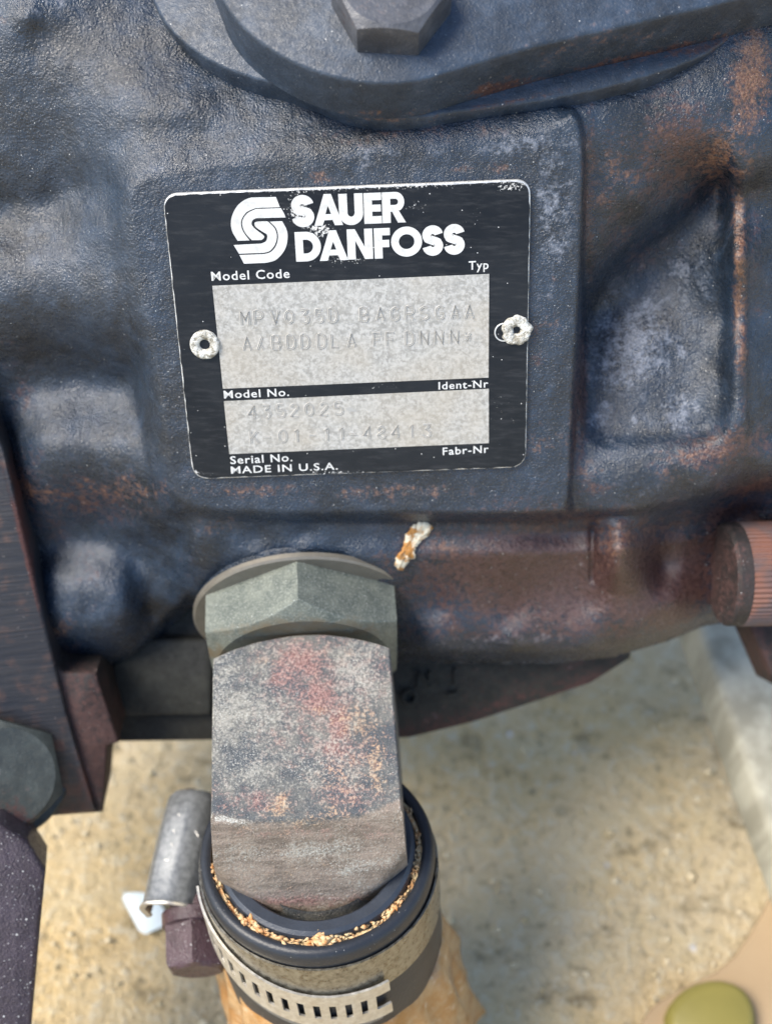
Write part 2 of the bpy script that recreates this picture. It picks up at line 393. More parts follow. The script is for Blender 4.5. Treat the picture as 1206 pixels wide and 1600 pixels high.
# pad the name plate sits on
PAD = [(200, 268), (330, 250), (560, 236), (760, 215), (860, 195), (912, 165), (908, 400), (896, 600), (890, 740), (887, 790), (880, 806), (700, 804), (300, 803), (262, 770), (240, 600), (215, 450), (196, 330)]
CP_ = """0 -150 -1.6|100 -150 -1.6|300 -150 -1.6|600 -150 -1.5|900 -150 -1.5|1200 -150 -1.4|-110 -100 -1.6
0 0 -.95|100 0 -.95|180 20 -1.05|40 25 -.72|60 50 -.85|0 100 -.82|100 100 -.78|0 200 -.95|100 200 -.85|0 290 -1.15|60 290 -1.1|150 150 -.62|150 230 -.62|150 270 -.7
0 335 -1.3|80 325 -1.2|130 300 -.95|0 390 -.72|80 390 -.66|0 430 -.58|80 430 -.5|160 350 -.42|160 420 -.3|0 500 -.62|80 500 -.6|160 500 -.38|0 560 -1.0|80 562 -1.05|190 562 -.75|-100 430 -.7|-100 330 -1.2|-100 200 -1.1|-100 560 -1.1
60 592 -1.2|120 590 -1.22|190 596 -1.1|60 690 -.72|120 690 -.62|200 690 -.5|60 740 -.8|130 745 -.72|210 745 -.45|228 640 -.75|30 640 -1.25|10 700 -1.35|10 800 -1.5|-100 700 -1.5|-100 900 -1.5
60 815 -1.2|140 822 -1.25|220 830 -1.0|90 852 -1.3|150 848 -1.28|215 870 -1.3|80 900 -.98|150 895 -.92|205 910 -1.02|80 950 -.85|150 950 -.8|210 955 -.98|80 1005 -1.05|150 1005 -1.0|200 1005 -1.25|90 1045 -1.8|160 1045 -1.8|262 900 -1.45|275 850 -1.0|240 960 -1.75|30 900 -1.5|-100 1040 -1.9
300 160 -.38|380 200 -.3|300 225 -.3|470 205 -.25|350 140 -.62|440 165 -.5|540 200 -.3|250 100 -.75|280 60 -.95|240 0 -1.25|220 150 -.42|300 80 -.95|640 205 -.2|750 190 -.2|850 175 -.3|600 150 -.6|450 100 -1.0|300 0 -1.4|600 0 -1.4|900 0 -1.3|800 100 -.75|1000 60 -1.0
950 165 -.42|1050 130 -.6|1000 195 -.45|1080 180 -.5|930 250 -.35|1000 250 -.42|1090 225 -.55|930 330 -.33|1000 305 -.42|930 400 -.5|990 350 -.6|1060 290 -.7|930 440 -.85|1000 385 -.9|1080 320 -.9
930 480 -1.08|1010 420 -1.08|1080 360 -1.0|1125 290 -.95|930 560 -.82|1000 520 -.78|1000 600 -.6|1000 675 -.5|930 675 -.6|1100 450 -.76|1100 560 -.6|1105 670 -.48|1135 350 -.85|1133 500 -.72
1157 270 -.55|1158 400 -.42|1158 550 -.34|1155 660 -.25|1190 300 -.85|1200 400 -.8|1200 550 -.68|1200 680 -.55|1320 300 -.9|1320 600 -.8|1150 150 -.55|1180 60 -.75|1206 150 -.75|1250 0 -1.2|1150 220 -.5|1320 100 -1.0
930 740 -.3|1020 735 -.27|1110 725 -.28|930 785 -.32|1020 780 -.35|1110 762 -.42|1200 735 -.6|1320 690 -.8
300 815 -.28|300 845 -.42|290 880 -.75|285 930 -1.25|350 820 -.35|400 815 -.3|475 812 -.28|475 832 -.42|400 838 -.45|475 858 -.3|400 866 -.38|560 835 -.42|560 866 -.36|600 880 -.5|620 920 -.8|340 890 -.6|320 930 -1.1
475 955 -1.6|475 1030 -1.9|380 980 -1.7|600 980 -1.3|330 960 -1.7|650 850 -.5|680 900 -.7|680 950 -.95|680 985 -.85|680 1008 -.9|680 1032 -1.35|620 1032 -1.6
800 830 -.42|800 880 -.7|800 930 -1.0|800 962 -1.05|800 988 -.85|800 1010 -.88|800 1034 -1.4|920 830 -.62|925 880 -.9|920 940 -1.08|920 985 -.9|920 1008 -.98|940 1028 -1.5|965 830 -.45|965 900 -.68|985 850 -.5|1000 940 -1.0|1000 985 -1.05|1020 1005 -1.6
1045 830 -1.3|1040 880 -1.5|1050 940 -1.25|1080 965 -1.7|1150 800 -1.9|1150 900 -2.2|1150 960 -2.2|1320 800 -2.2|1320 940 -2.3"""
cpts = np.array([[float(v) for v in q.split()] for q in CP_.replace('\n', '|').split('|')])
def tps(cp, X, Y, lam=.002):
    s = 200.; P = cp[:, :2] / s; n = len(P)
    d2 = ((P[:, None] - P[None]) ** 2).sum(-1); K = .5 * d2 * np.log(d2 + 1e-12) + lam * np.eye(n)
    A = np.zeros((n + 3, n + 3)); A[:n, :n] = K; A[:n, n] = 1; A[:n, n + 1:] = P; A[n:, :n] = A[:n, n:].T
    w = np.linalg.solve(A, np.r_[cp[:, 2], 0, 0, 0]); out = w[n] + w[n + 1] * X / s + w[n + 2] * Y / s
    for i in range(n):
        d2 = (X / s - P[i, 0]) ** 2 + (Y / s - P[i, 1]) ** 2; out = out + w[i] * .5 * d2 * np.log(d2 + 1e-12)
    return out
M1 = [(-120, -160), (1330, -160), (1330, 935), (1206, 962), (1100, 978), (1040, 1003), (960, 1026), (860, 1037), (640, 1035), (400, 1040), (335, 975), (300, 945), (262, 985), (215, 1035), (172, 1052), (60, 1050), (-120, 1055)]
STAIN_GLEAM_H = [('d', 1060, 230, 130, 120, 0, .62), ('d', 1120, 705, 110, 40, -10, .65), ('r', 1080, 715, 90, 20, -5, .5), ('d', 1020, 400, 90, 60, -40, .4), ('d', 1180, 400, 20, 200, 0, .4), ('d', 650, 880, 60, 60, 0, .3), ('d', 80, 800, 80, 80, 0, .4),('r', 60, 1060, 60, 14, 0, .3), ('r', 20, 535, 40, 25, 0, .35), ('r', 60, 770, 45, 30, 20, .55), ('r', 90, 985, 30, 22, 0, .65), ('r', 110, 1010, 40, 14, 10, .5), ('d', 40, 600, 40, 90, 0, .35), ('d', 30, 760, 60, 80, 0, .5),
    ('r', 200, 765, 120, 30, 0, .45), ('d', 130, 780, 120, 60, 0, .5), ('d', 700, 880, 90, 60, 0, .4), ('r', 400, 768, 160, 18, 0, .48), ('r', 620, 768, 180, 18, -2, .5), ('r', 850, 690, 35, 40, 0, .5), ('r', 865, 500, 30, 40, 0, .38), ('d', 837, 520, 18, 22, 0, .55), ('d', 838, 563, 14, 14, 0, .6), ('d', 865, 435, 10, 10, 0, .5),
    ('r', 600, 215, 180, 22, -4, .38), ('r', 740, 205, 80, 18, 0, .4), ('r', 730, 262, 30, 12, 0, .55), ('r', 780, 262, 40, 12, 0, .6), ('r', 500, 278, 20, 12, 0, .6), ('r', 610, 192, 60, 10, 0, .6), ('p', 830, 228, 90, 26, 0, .6), ('p', 620, 240, 130, 18, -2, .5), ('p', 260, 262, 60, 10, -5, .35), ('p', 380, 160, 60, 10, 25, .3), ('p', 865, 330, 36, 150, 0, .62),  # pale blobs on the pad's top edge and fillet paint in highlights
    ('r', 960, 270, 60, 100, 20, .42), ('d', 920, 300, 16, 180, 0, .55), ('d', 905, 640, 18, 170, 3, .72), ('d', 960, 330, 70, 100, 0, .45), ('r', 1020, 200, 110, 40, -25, .3), ('r', 1172, 120, 36, 130, 10, .9), ('r', 1135, 240, 50, 70, 30, .65), ('d', 1190, 90, 40, 130, 0, .5), ('r', 1155, 420, 13, 210, 0, .8), ('d', 1162, 500, 10, 200, 0, .6),
    ('r', 1120, 700, 60, 30, -20, .42), ('r', 930, 735, 60, 30, 0, .35), ('r', 1060, 740, 40, 18, 0, .5), ('d', 1180, 760, 80, 20, -15, .7), ('d', 930, 765, 40, 20, 0, .5),
    ('p', 990, 540, 75, 100, 20, .85), ('p', 1060, 440, 50, 70, 30, .55), ('p', 1065, 550, 14, 14, 0, .95), ('p', 1000, 620, 16, 16, 0, .7), ('p', 990, 655, 10, 10, 0, .9), ('p', 940, 650, 30, 40, 0, .7), ('p', 1060, 640, 40, 50, 0, .6), ('p', 1045, 500, 20, 16, 0, .6), ('p', 1000, 770, 50, 16, 0, .35),  # pale pocket floor is oxidation and painted brightness; last blob a ridge highlight
    ('d', 900, 900, 290, 110, 0, 1.0), ('d', 1050, 900, 90, 110, 0, .95), ('r', 850, 830, 60, 20, 0, .2), ('r', 1000, 830, 40, 40, 0, .25), ('r', 1080, 920, 40, 40, 0, .25), ('r', 700, 850, 20, 24, 0, .55), ('r', 720, 960, 180, 14, 0, .2), ('d', 760, 985, 200, 30, 0, .55), ('p', 780, 1000, 160, 12, 0, .45), ('r', 960, 850, 40, 60, 0, .5), ('d', 1150, 850, 80, 90, 0, .9),  # the pale blob paints the highlight along the lower rim
    ('r', 340, 820, 40, 20, 0, .42), ('r', 235, 800, 30, 12, 0, .45), ('r', 300, 880, 30, 30, 0, .3), ('d', 140, 900, 60, 60, 0, .35), ('p', 90, 380, 120, 30, 0, .12), ('p', 60, 20, 60, 14, -10, .42), ('r', 0, 30, 30, 10, 0, .4)]  # faint wide pale blob paints light on the upward-facing left slope
def build_housing():
    st = 3.2; xs = np.arange(-120, 1331, st); ys = np.arange(-160, 1061, st)
    X, Y = np.meshgrid(xs, ys); sd = sdist(X, Y, M1)
    eps = 1.; gx = (sdist(X + eps, Y, M1) - sd) / eps; gy = (sdist(X, Y + eps, M1) - sd) / eps
    near = (sd > 0) & (sd < st * 1.7); X = np.where(near, X - gx * sd, X); Y = np.where(near, Y - gy * sd, Y)
    dh = tps(cpts, X, Y)
    sp = sdist(X, Y, smooth_poly(PAD, 2))
    wdt = 11 + 36 * sst(330, 230, X) + 40 * sst(300, 240, Y) * sst(895, 860, X) + 16 * sst(300, 200, Y) * sst(880, 700, X) + 12 * sst(770, 800, Y)
    pad = 1 - sst(-.3 * wdt, .7 * wdt, sp)
    dh = dh * (1 - pad)
    # lip under the pad on the right
    yr = np.interp(X, [-200, 520, 620, 900, 1000, 1100, 1206, 1330], [805, 805, 803, 797, 792, 774, 747, 705])
    dh -= (.15 + .25 * sst(560, 900, X)) * sst(0, 16, Y - yr) * sst(500, 620, X) * sst(0, 40, yr + 70 - Y)
    # groove along the pocket floor's lower edge and its right edge
    pk = sdist(X, Y, smooth_poly([(900, 450), (1000, 372), (1080, 300), (1128, 258), (1142, 300), (1146, 600), (1140, 672), (1100, 693), (1000, 698), (900, 698)], 2)); dh -= .20 * (1 - sst(-26, 10, pk)) * sst(896, 912, X)
    dh += .26 * np.exp(-((X - 965) / 24) ** 2) * sst(800, 825, Y) * sst(935, 880, Y) - .35 * np.exp(-((X - 1030) / 22) ** 2 - ((Y - 880) / 38) ** 2)
    dh -= .0 * np.exp(-((Y - 692 + (X - 1000) * .03) / 7) ** 2) * sst(900, 930, X) * sst(1130, 1100, X)
    # upright rib bottom, small hollow beside it
    dh -= .12 * np.exp(-((X - 925) / 5) ** 2) * sst(800, 830, Y) * sst(920, 900, Y)
    dh *= 1 + .22 * sst(902, 915, X) * sst(1150, 1128, X) * sst(175, 300, Y) * sst(700, 560, Y) + .25 * sst(902, 915, X) * sst(790, 560, Y) * sst(200, 300, Y)
    dh *= 1 + .25 * sst(260, 200, X) * sst(330, 400, Y)
    dh -= .10 * (sst(1162, 1172, X) - .0) * sst(240, 300, Y) * sst(720, 660, Y)
    W = w_plate(X, Y) + dh
    edge = sst(0, 26, -sd); W = np.where(Y > 900, W - .55 * (1 - edge) ** 2, W)
    # rounded casting relief
    rel = np.zeros(X.shape); sx, sy = X / 100, Y / 100
    for f, a in ((1.7, .008), (4.3, .004), (9.0, .003)):
        for k in range(5):
            th = rng.uniform(0, math.pi); ph = rng.uniform(0, 7)
            rel += a * .45 * np.sin((sx * math.cos(th) + sy * math.sin(th)) * f * rng.uniform(.8, 1.3) * 2 + ph + 1.5 * np.sin((sx * math.sin(th) - sy * math.cos(th)) * f * .8 + ph * 2))
    inplate = sst(6, 30, sdist(X, Y, [(254, 303), (829, 280), (821, 730), (302, 749)]))
    W = W + rel * inplate
    P = unp(X, Y, W); ny, nx = X.shape; V = P.reshape(-1, 3); idx = np.arange(ny * nx).reshape(ny, nx)
    ok = sd < st * 1.7; q = ok[:-1, :-1] & ok[1:, :-1] & ok[:-1, 1:] & ok[1:, 1:]
    a = idx[:-1, :-1][q]; b = idx[1:, :-1][q]; c = idx[1:, 1:][q]; d = idx[:-1, 1:][q]
    Fq = np.stack([a, b, c, d], 1)
    used = np.unique(Fq); rem = -np.ones(ny * nx, int); rem[used] = np.arange(len(used)); V = V[used]; Fq = rem[Fq]
    # skirt down the back
    e = np.concatenate([Fq[:, [0, 1]], Fq[:, [1, 2]], Fq[:, [2, 3]], Fq[:, [3, 0]]]); es = np.sort(e, 1)
    key = es[:, 0].astype(np.int64) * len(V) + es[:, 1]; u, inv, cnt = np.unique(key, return_inverse=True, return_counts=True)
    be = e[cnt[inv] == 1]; bv = np.unique(be); m2 = -np.ones(len(V), int); m2[bv] = np.arange(len(bv))
    cen = np.array([0.0, 2.0, -2.0]); S1 = V[bv] + np.array([0, 0, -.5]) + (cen - V[bv]) * .03; S2 = V[bv] + np.array([0, 0, -2.2]) + (cen - V[bv]) * .16
    n0, n1 = len(V), len(bv); Fk = []
    for x, y in be:
        i, j = m2[x], m2[y]; Fk.append((y, x, n0 + i, n0 + j)); Fk.append((n0 + j, n0 + i, n0 + n1 + i, n0 + n1 + j))
    Vall = np.concatenate([V, S1, S2]); Fall = Fq.tolist() + Fk
    return mesh('housing', Vall, Fall, 'cast', pump, True, stains=STAIN_GLEAM_H)
build_housing()

# cover on top, the machined ledge it sits on and its bolt
CN = np.array([0, math.sin(R(15)), math.cos(R(15))]); CL = unp(600, 184, 1.42)
ledge = smooth_poly([(150, -260), (232, -30), (246, 18), (274, 58), (350, 110), (470, 140), (560, 178), (640, 186), (700, 176), (900, 150), (1080, 98), (1148, 55), (1190, 0), (1300, -260)], 2)
prism('machined_ledge', ledge, CL, CN, .55, 'cover', pump, .05, step=9, rough=.35, stains=[('r', 340, 40, 60, 8, 50, .6), ('r', 400, 92, 60, 8, 40, .45), ('r', 900, 120, 160, 10, -13, .4), ('d', 950, 112, 220, 12, -15, 1.1), ('d', 1100, 60, 60, 14, -15, .8), ('r', 600, 184, 60, 6, 0, .7)])
CT = CL + CN * .86
cover = smooth_poly([(250, -260), (335, -30), (352, 12), (392, 58), (470, 106), (560, 130), (640, 131), (715, 108), (850, 68), (1000, 35), (1180, -8), (1500, -90), (1500, -260)], 2)
prism('cover_plate', cover, CT, CN, .853, 'cover', pump, .06, step=12, stains=[('r', 600, 178, 90, 12, 0, .5), ('d', 1000, 96, 220, 18, -13, .9), ('d', 780, 136, 60, 14, -13, .8), ('r', 760, 120, 90, 30, -10, .12), ('r', 300, 40, 40, 60, 40, .3), ('r', 930, 70, 200, 24, -12, .32), ('d', 520, 40, 14, 40, 0, .5), ('p', 740, 40, 20, 20, 0, .5), ('p', 920, 20, 20, 12, 0, .7)])
def hexhead(name, C, n, xdir, Rr, h, mat, parent, rot=0, cham=.13, stains=None, wash=None):
    n = np.asarray(n, float) / np.linalg.norm(n); e1 = xdir - n * (xdir @ n); e1 /= np.linalg.norm(e1); e2 = np.cross(n, e1); K = 96
    th = np.arange(K) * 2 * math.pi / K; rin = Rr * math.cos(math.pi / 6)
    rh = rin / np.cos((th - rot + math.pi / 6) % (math.pi / 3) - math.pi / 6)
    def lp(r, z): return C + (r * np.cos(th))[:, None] * e1 + (r * np.sin(th))[:, None] * e2 + n * np.asarray(z).reshape(-1, 1)
    zc = h - np.clip((rh - rin * .94) * .62, 0, None)
    loops = [lp(rh, np.zeros(K)), lp(rh, np.full(K, h * .3)), lp(rh, zc - .02), lp(rh * .992, zc), lp(np.full(K, rin * .93), np.full(K, h)), lp(np.full(K, rin * .6), np.full(K, h - .01)), lp(np.full(K, rin * .2), np.full(K, h - .01))]
    V, Fc = loft(loops); o = mesh(name, V, Fc, mat, parent, True, sharp=24, stains=stains or [])
    return o
bc = hit(611, 14, CT, CN)
hexhead('cover_bolt', bc, CN, np.array([1., 0, 0]), .84, .58, 'bolt2', pump, rot=R(26), stains=[('r', 600, 92, 80, 10, 0, .5), ('d', 535, 50, 14, 40, 0, .6), ('r', 610, 0, 60, 30, 0, .25)])

# lower casting seen under the housing
lowpoly = [(150, 960), (178, 1160), (330, 1158), (640, 1155), (740, 1130), (830, 1100), (925, 1068), (985, 1030), (1000, 960), (600, 900)]
LN = np.array([0, -.25, .968]); LP = unp(500, 1100, -5.3)
low = prism('lower_casting', lowpoly, LP, LN, 2.5, 'sump', pump, .1, stains=[('d', 900, 1060, 90, 50, 0, 1.0), ('d', 730, 1130, 150, 16, -8, .9), ('d', 300, 1060, 30, 40, 0, .5), ('r', 310, 1075, 16, 10, 0, .6), ('d', 220, 1100, 50, 50, 0, .3)])
prism('casting_step', [(176, 1040), (182, 1120), (330, 1119), (335, 1000), (230, 1000)], LP + LN * .28, LN, .27, 'sump', pump, .08, stains=[])
def cast_marks():
    segs = [[(655, 1075), (655, 1052), (672, 1072), (672, 1050)], [(712, 1046), (712, 1070)], [(700, 1088), (716, 1084)]]
    for s in segs:
        V, Fc = [], []
        for a, b in zip(s[:-1], s[1:]):
            a, b = np.array(a, float), np.array(b, float); d = (b - a) / np.linalg.norm(b - a); nn = np.array([-d[1], d[0]]) * 2.6
            q = [a - nn, b - nn, b + nn, a + nn]; i = len(V)
            for h in (0.0, .09):
                for c in q: V.append(hit(np.array(c[0]), np.array(c[1]), LP + LN * h, LN))
            Fc += [(i + 4, i + 5, i + 6, i + 7)] + [(i + k, i + (k + 1) % 4, i + 4 + (k + 1) % 4, i + 4 + k) for k in range(4)]
        mesh('cast_mark', np.array(V), Fc, 'sump', low, False, stains=[])
    th = np.arange(20) * 2 * math.pi / 20
    for (cx, cy) in ((640, 1090),):
        V, Fc = [], []; i = 0
        for r, h in ((13, 0.), (12, .09), (8, .09), (7, 0.)):
            for t in th: V.append(hit(np.array(cx + r * math.cos(t)), np.array(cy + r * math.sin(t)), LP + LN * h, LN))
        for k in range(3):
            for j in range(20): Fc.append((i + k * 20 + j, i + k * 20 + (j + 1) % 20, i + (k + 1) * 20 + (j + 1) % 20, i + (k + 1) * 20 + j))
    mesh('cast_mark', np.array(V), Fc, 'sump', low, False, stains=[])
cast_marks()

# mounting flange at the left with its bolt
FN = np.array([.10, -.30, .95]); FN /= np.linalg.norm(FN); FP = unp(60, 1000, -2.9)
flange = prism('mounting_flange', [(-160, 560), (-40, 590), (6, 700), (34, 820), (60, 930), (84, 1030), (104, 1115), (150, 1268), (92, 1276), (-160, 1300)], FP, FN, 1.9, 'machined', pump, .07, stains=[('d', 40, 860, 14, 200, -8, .8), ('d', 120, 1230, 50, 60, 0, .7), ('d', 100, 1060, 40, 60, 0, .3), ('r', 80, 1160, 30, 40, 0, .4)])
prism('flange_web', [(88, 1040), (100, 1052), (150, 1053), (186, 1160), (168, 1166), (160, 1270), (96, 1275)], unp(120, 1150, -3.7), FN, 1.5, 'deep', pump, .05, stains=[('d', 130, 1160, 90, 130, 0, 1.0)])
bn = np.array([.34, .05, .94]); bcen = hit(4, 1208, FP + FN * .1, FN)
fw = np.asarray(bn) / np.linalg.norm(bn)
def disc(name, C, n, r0, r1, h, mat, parent, K=72, stains=None, e=None):
    n = np.asarray(n, float) / np.linalg.norm(n); e1 = np.array([1., 0, 0]); e1 -= n * (e1 @ n); e1 /= np.linalg.norm(e1); e2 = np.cross(n, e1); th = np.arange(K) * 2 * math.pi / K
    def lp(r, z): return C + r * np.cos(th)[:, None] * e1 + r * np.sin(th)[:, None] * e2 + n * z
    if r0 > 0: loops = [lp(r0, 0), lp(r1, 0), lp(r1, h * .7), lp(r1 - h * .3, h), lp(r0, h), lp(r0, 0)]; V, Fc = loft(loops, False, False)
    else: V, Fc = loft([lp(r1, 0), lp(r1, h * .7), lp(r1 - h * .3, h)])
    return mesh(name, V, Fc, mat, parent, True, sharp=35, stains=stains or [])
disc('bolt_washer', bcen - fw * .1, fw, 0, 1.24, .14, 'bolt', flange)
hexhead('flange_bolt', bcen, fw, np.array([1., 0, 0]), 1.12, .62, 'bolt', flange, rot=R(12), stains=[('d', 20, 1300, 40, 60, 0, .8), ('d', 0, 1250, 40, 20, 0, .6)])

# knurled sleeve at the right
sleeve = empty('knurled_sleeve', unp(1200, 970, -3.4), 'rust red knurled steel sleeve sticking out at the right under the housing', 'sleeve')
def build_sleeve():
    C = unp(1150, 897, -3.3); k = (DIST + 3.3) / FPX; K = 360; th = np.arange(K) * 2 * math.pi / K
    ax = np.array([1., .02, -.05]); ax /= np.linalg.norm(ax); e2 = np.cross(ax, [0, 1., 0]); e2 /= np.linalg.norm(e2); e1 = np.cross(e2, ax)
    def lp(x, r): return C + ax * x + (r * np.cos(th))[:, None] * e1 + (r * np.sin(th))[:, None] * e2
    one = np.ones(K); r0 = 82 * k; gear = r0 * (1 - .030 * (.5 + .5 * np.sign(np.sin(th * 60)) * np.abs(np.sin(th * 60)) ** .5))
    V, Fc = loft([lp(-.28, one * r0 * .55), lp(-.28, one * r0 * .93), lp(-.22, one * r0 * .985), lp(-.02, one * r0 * .985), lp(.0, one * r0 * .985)])
    mesh('end_ring', V, Fc, 'deep', sleeve, True, sharp=35, stains=[('d', 1120, 900, 60, 90, 0, .7)])
    V, Fc = loft([lp(.004, gear * .99), lp(.03, gear), lp(2.6, gear)]); mesh('knurled_barrel', V, Fc, 'knurl', sleeve, True, sharp=30)
    V, Fc = loft([lp(.3, one * .4 * r0) - [0, .0, 2.9], lp(1.4, one * .4 * r0) - [0, .3, 2.9]])
build_sleeve()
prism('side_bracket', [(1168, 960), (1174, 985), (1210, 1068), (1360, 1150), (1360, 900), (1200, 900)], unp(1200, 1000, -4.6), np.array([0, 0, 1.]), 1.2, 'deep', None, .08, stains=[('d', 1200, 1000, 80, 80, 0, .8)],
      label='dark brown bracket corner below the knurled sleeve', cat='bracket')

# ------------------------------------------------------------------ name plate
plate_pts = []
cs = [(254, 303), (829, 280), (821, 730), (302, 749)]
for i in range(4):
    c = np.array(cs[i], float); a = np.array(cs[i - 1], float) - c; b = np.array(cs[(i + 1) % 4], float) - c; a /= np.linalg.norm(a); b /= np.linalg.norm(b); r = 26
    for t in np.linspace(0, 1, 9): plate_pts.append(c + a * r * (1 - t) ** 2 + b * r * t ** 2)
plate_pts = np.array(plate_pts)
plate = prism('name_plate', plate_pts, PP + PN * .09, PN, .075, 'alu', pump, .012, step=20)
def sheet(name, poly, h, mat, parent, thick=.004, n_sub=None, stains=None, **kw):
    p = np.asarray(poly, float); n = len(p)
    top = on_plate(p[:, 0], p[:, 1], h + thick); bot = on_plate(p[:, 0], p[:, 1], h)
    V = np.concatenate([bot, top]); Fc = [tuple(range(n, 2 * n))] + [(i, (i + 1) % n, n + (i + 1) % n, n + i) for i in range(n)]
    return mesh(name, V, Fc, mat, parent, False, stains=stains, **kw)
def inset_pts(pts, d):
    c = pts.mean(0); q = []
    for i in range(len(pts)):
        t = pts[(i + 1) % len(pts)] - pts[i - 1]; nrm = np.array([t[1], -t[0]]) / (np.linalg.norm(t) + 1e-9)
        if (c - pts[i]) @ nrm < 0: nrm = -nrm
        q.append(pts[i] + nrm * d)
    return np.array(q)
# printed face as a grid so the worn patches can sit where they are
def print_face():
    pr = resample(plate_pts, 9); top_ = sst(330, 290, pr[:, 1]); ins = .9 + 1.9 * top_ + rng.uniform(-.5, .9, len(pr)); a1, a2 = inset_pts(pr, 0.), inset_pts(pr, 1.); p = a1 + (a2 - a1) * ins[:, None]; c = np.array([541., 515.]); loops = []
    for f in np.linspace(1, 0.04, 22): q = c + (p - c) * f; loops.append(on_plate(q[:, 0], q[:, 1], .094))
    V, Fc = loft(loops, False, True)
    mesh('printed_face', V, Fc, 'print', plate, True, stains=[('p', 468, 330, 22, 24, 0, .75), ('p', 500, 360, 30, 14, 0, .7), ('p', 540, 405, 60, 12, 0, .45), ('p', 650, 320, 30, 16, 0, .35), ('p', 520, 740, 80, 8, 0, .5), ('p', 300, 742, 40, 8, 0, .6), ('p', 560, 290, 260, 7, -2, .7), ('p', 800, 290, 30, 10, 0, .7), ('p', 740, 345, 30, 20, 0, .3), ('p', 775, 640, 40, 60, 0, .22), ('p', 830, 590, 8, 60, 0, .4), ('p', 600, 607, 40, 6, 0, .4)])
print_face()
H1 = .097
sheet('bare_panel', [(332, 446.5), (764, 428), (763, 590), (348.6, 607.5)], H1, 'panel', plate, label='upper bare metal panel with two stamped lines')
sheet('bare_panel', [(350, 626.8), (763.4, 607.4), (763.4, 692.4), (358.6, 709.6)], H1, 'panel', plate, label='lower bare metal panel with two stamped lines')
# emblem: four interlocking bands, traced
def cr(pts, n=5, closed=False):           # smooth a traced run
    p = np.array(pts, float); out = []
    for i in range(len(p) - 1):
        a, b, c, d = p[max(i - 1, 0)], p[i], p[i + 1], p[min(i + 2, len(p) - 1)]
        for t in np.arange(n) / n: out.append(.5 * ((2 * b) + (c - a) * t + (2 * a - 5 * b + 4 * c - d) * t * t + (3 * b - a - 3 * c + d) * t ** 3))
    out.append(p[-1]); return out
def L(p): return [np.array(q, float) for q in p]
def logo_map(p): p = np.array(p, float); return np.stack([350 + p[:, 0] / 6.03, 290 + p[:, 1] / 6.03], 1)
logo = [L([(490, 107)]) + cr([(260, 112), (195, 135), (130, 188), (85, 265), (67, 345), (78, 430), (130, 520)]) + cr([(243, 516), (196, 455), (166, 390), (167, 320), (215, 250), (300, 211)]) + L([(527, 203)]),
        L([(537, 212)]) + cr([(302, 220), (225, 258), (178, 322), (177, 388), (207, 453), (264, 514)]) + cr([(352, 513), (376, 494), (372, 468), (300, 412), (263, 368), (270, 328), (302, 307)]) + L([(582, 300), (565, 260)]),
        cr([(404, 336), (330, 338), (296, 345), (288, 362), (302, 392), (360, 432), (404, 460), (408, 495), (392, 528), (350, 546)]) + L([(92, 560), (143, 642)]) + cr([(370, 634), (432, 616), (480, 558), (499, 480), (478, 403), (418, 340)]),
        L([(548, 335)]) + cr([(585, 400), (600, 465), (590, 560), (550, 640), (480, 705), (388, 728)]) + L([(190, 736), (147, 654)]) + cr([(372, 645), (440, 626), (492, 565), (511, 480), (490, 400), (432, 340)])]
for b in logo: sheet('emblem_band', logo_map(b), H1, 'white', plate)
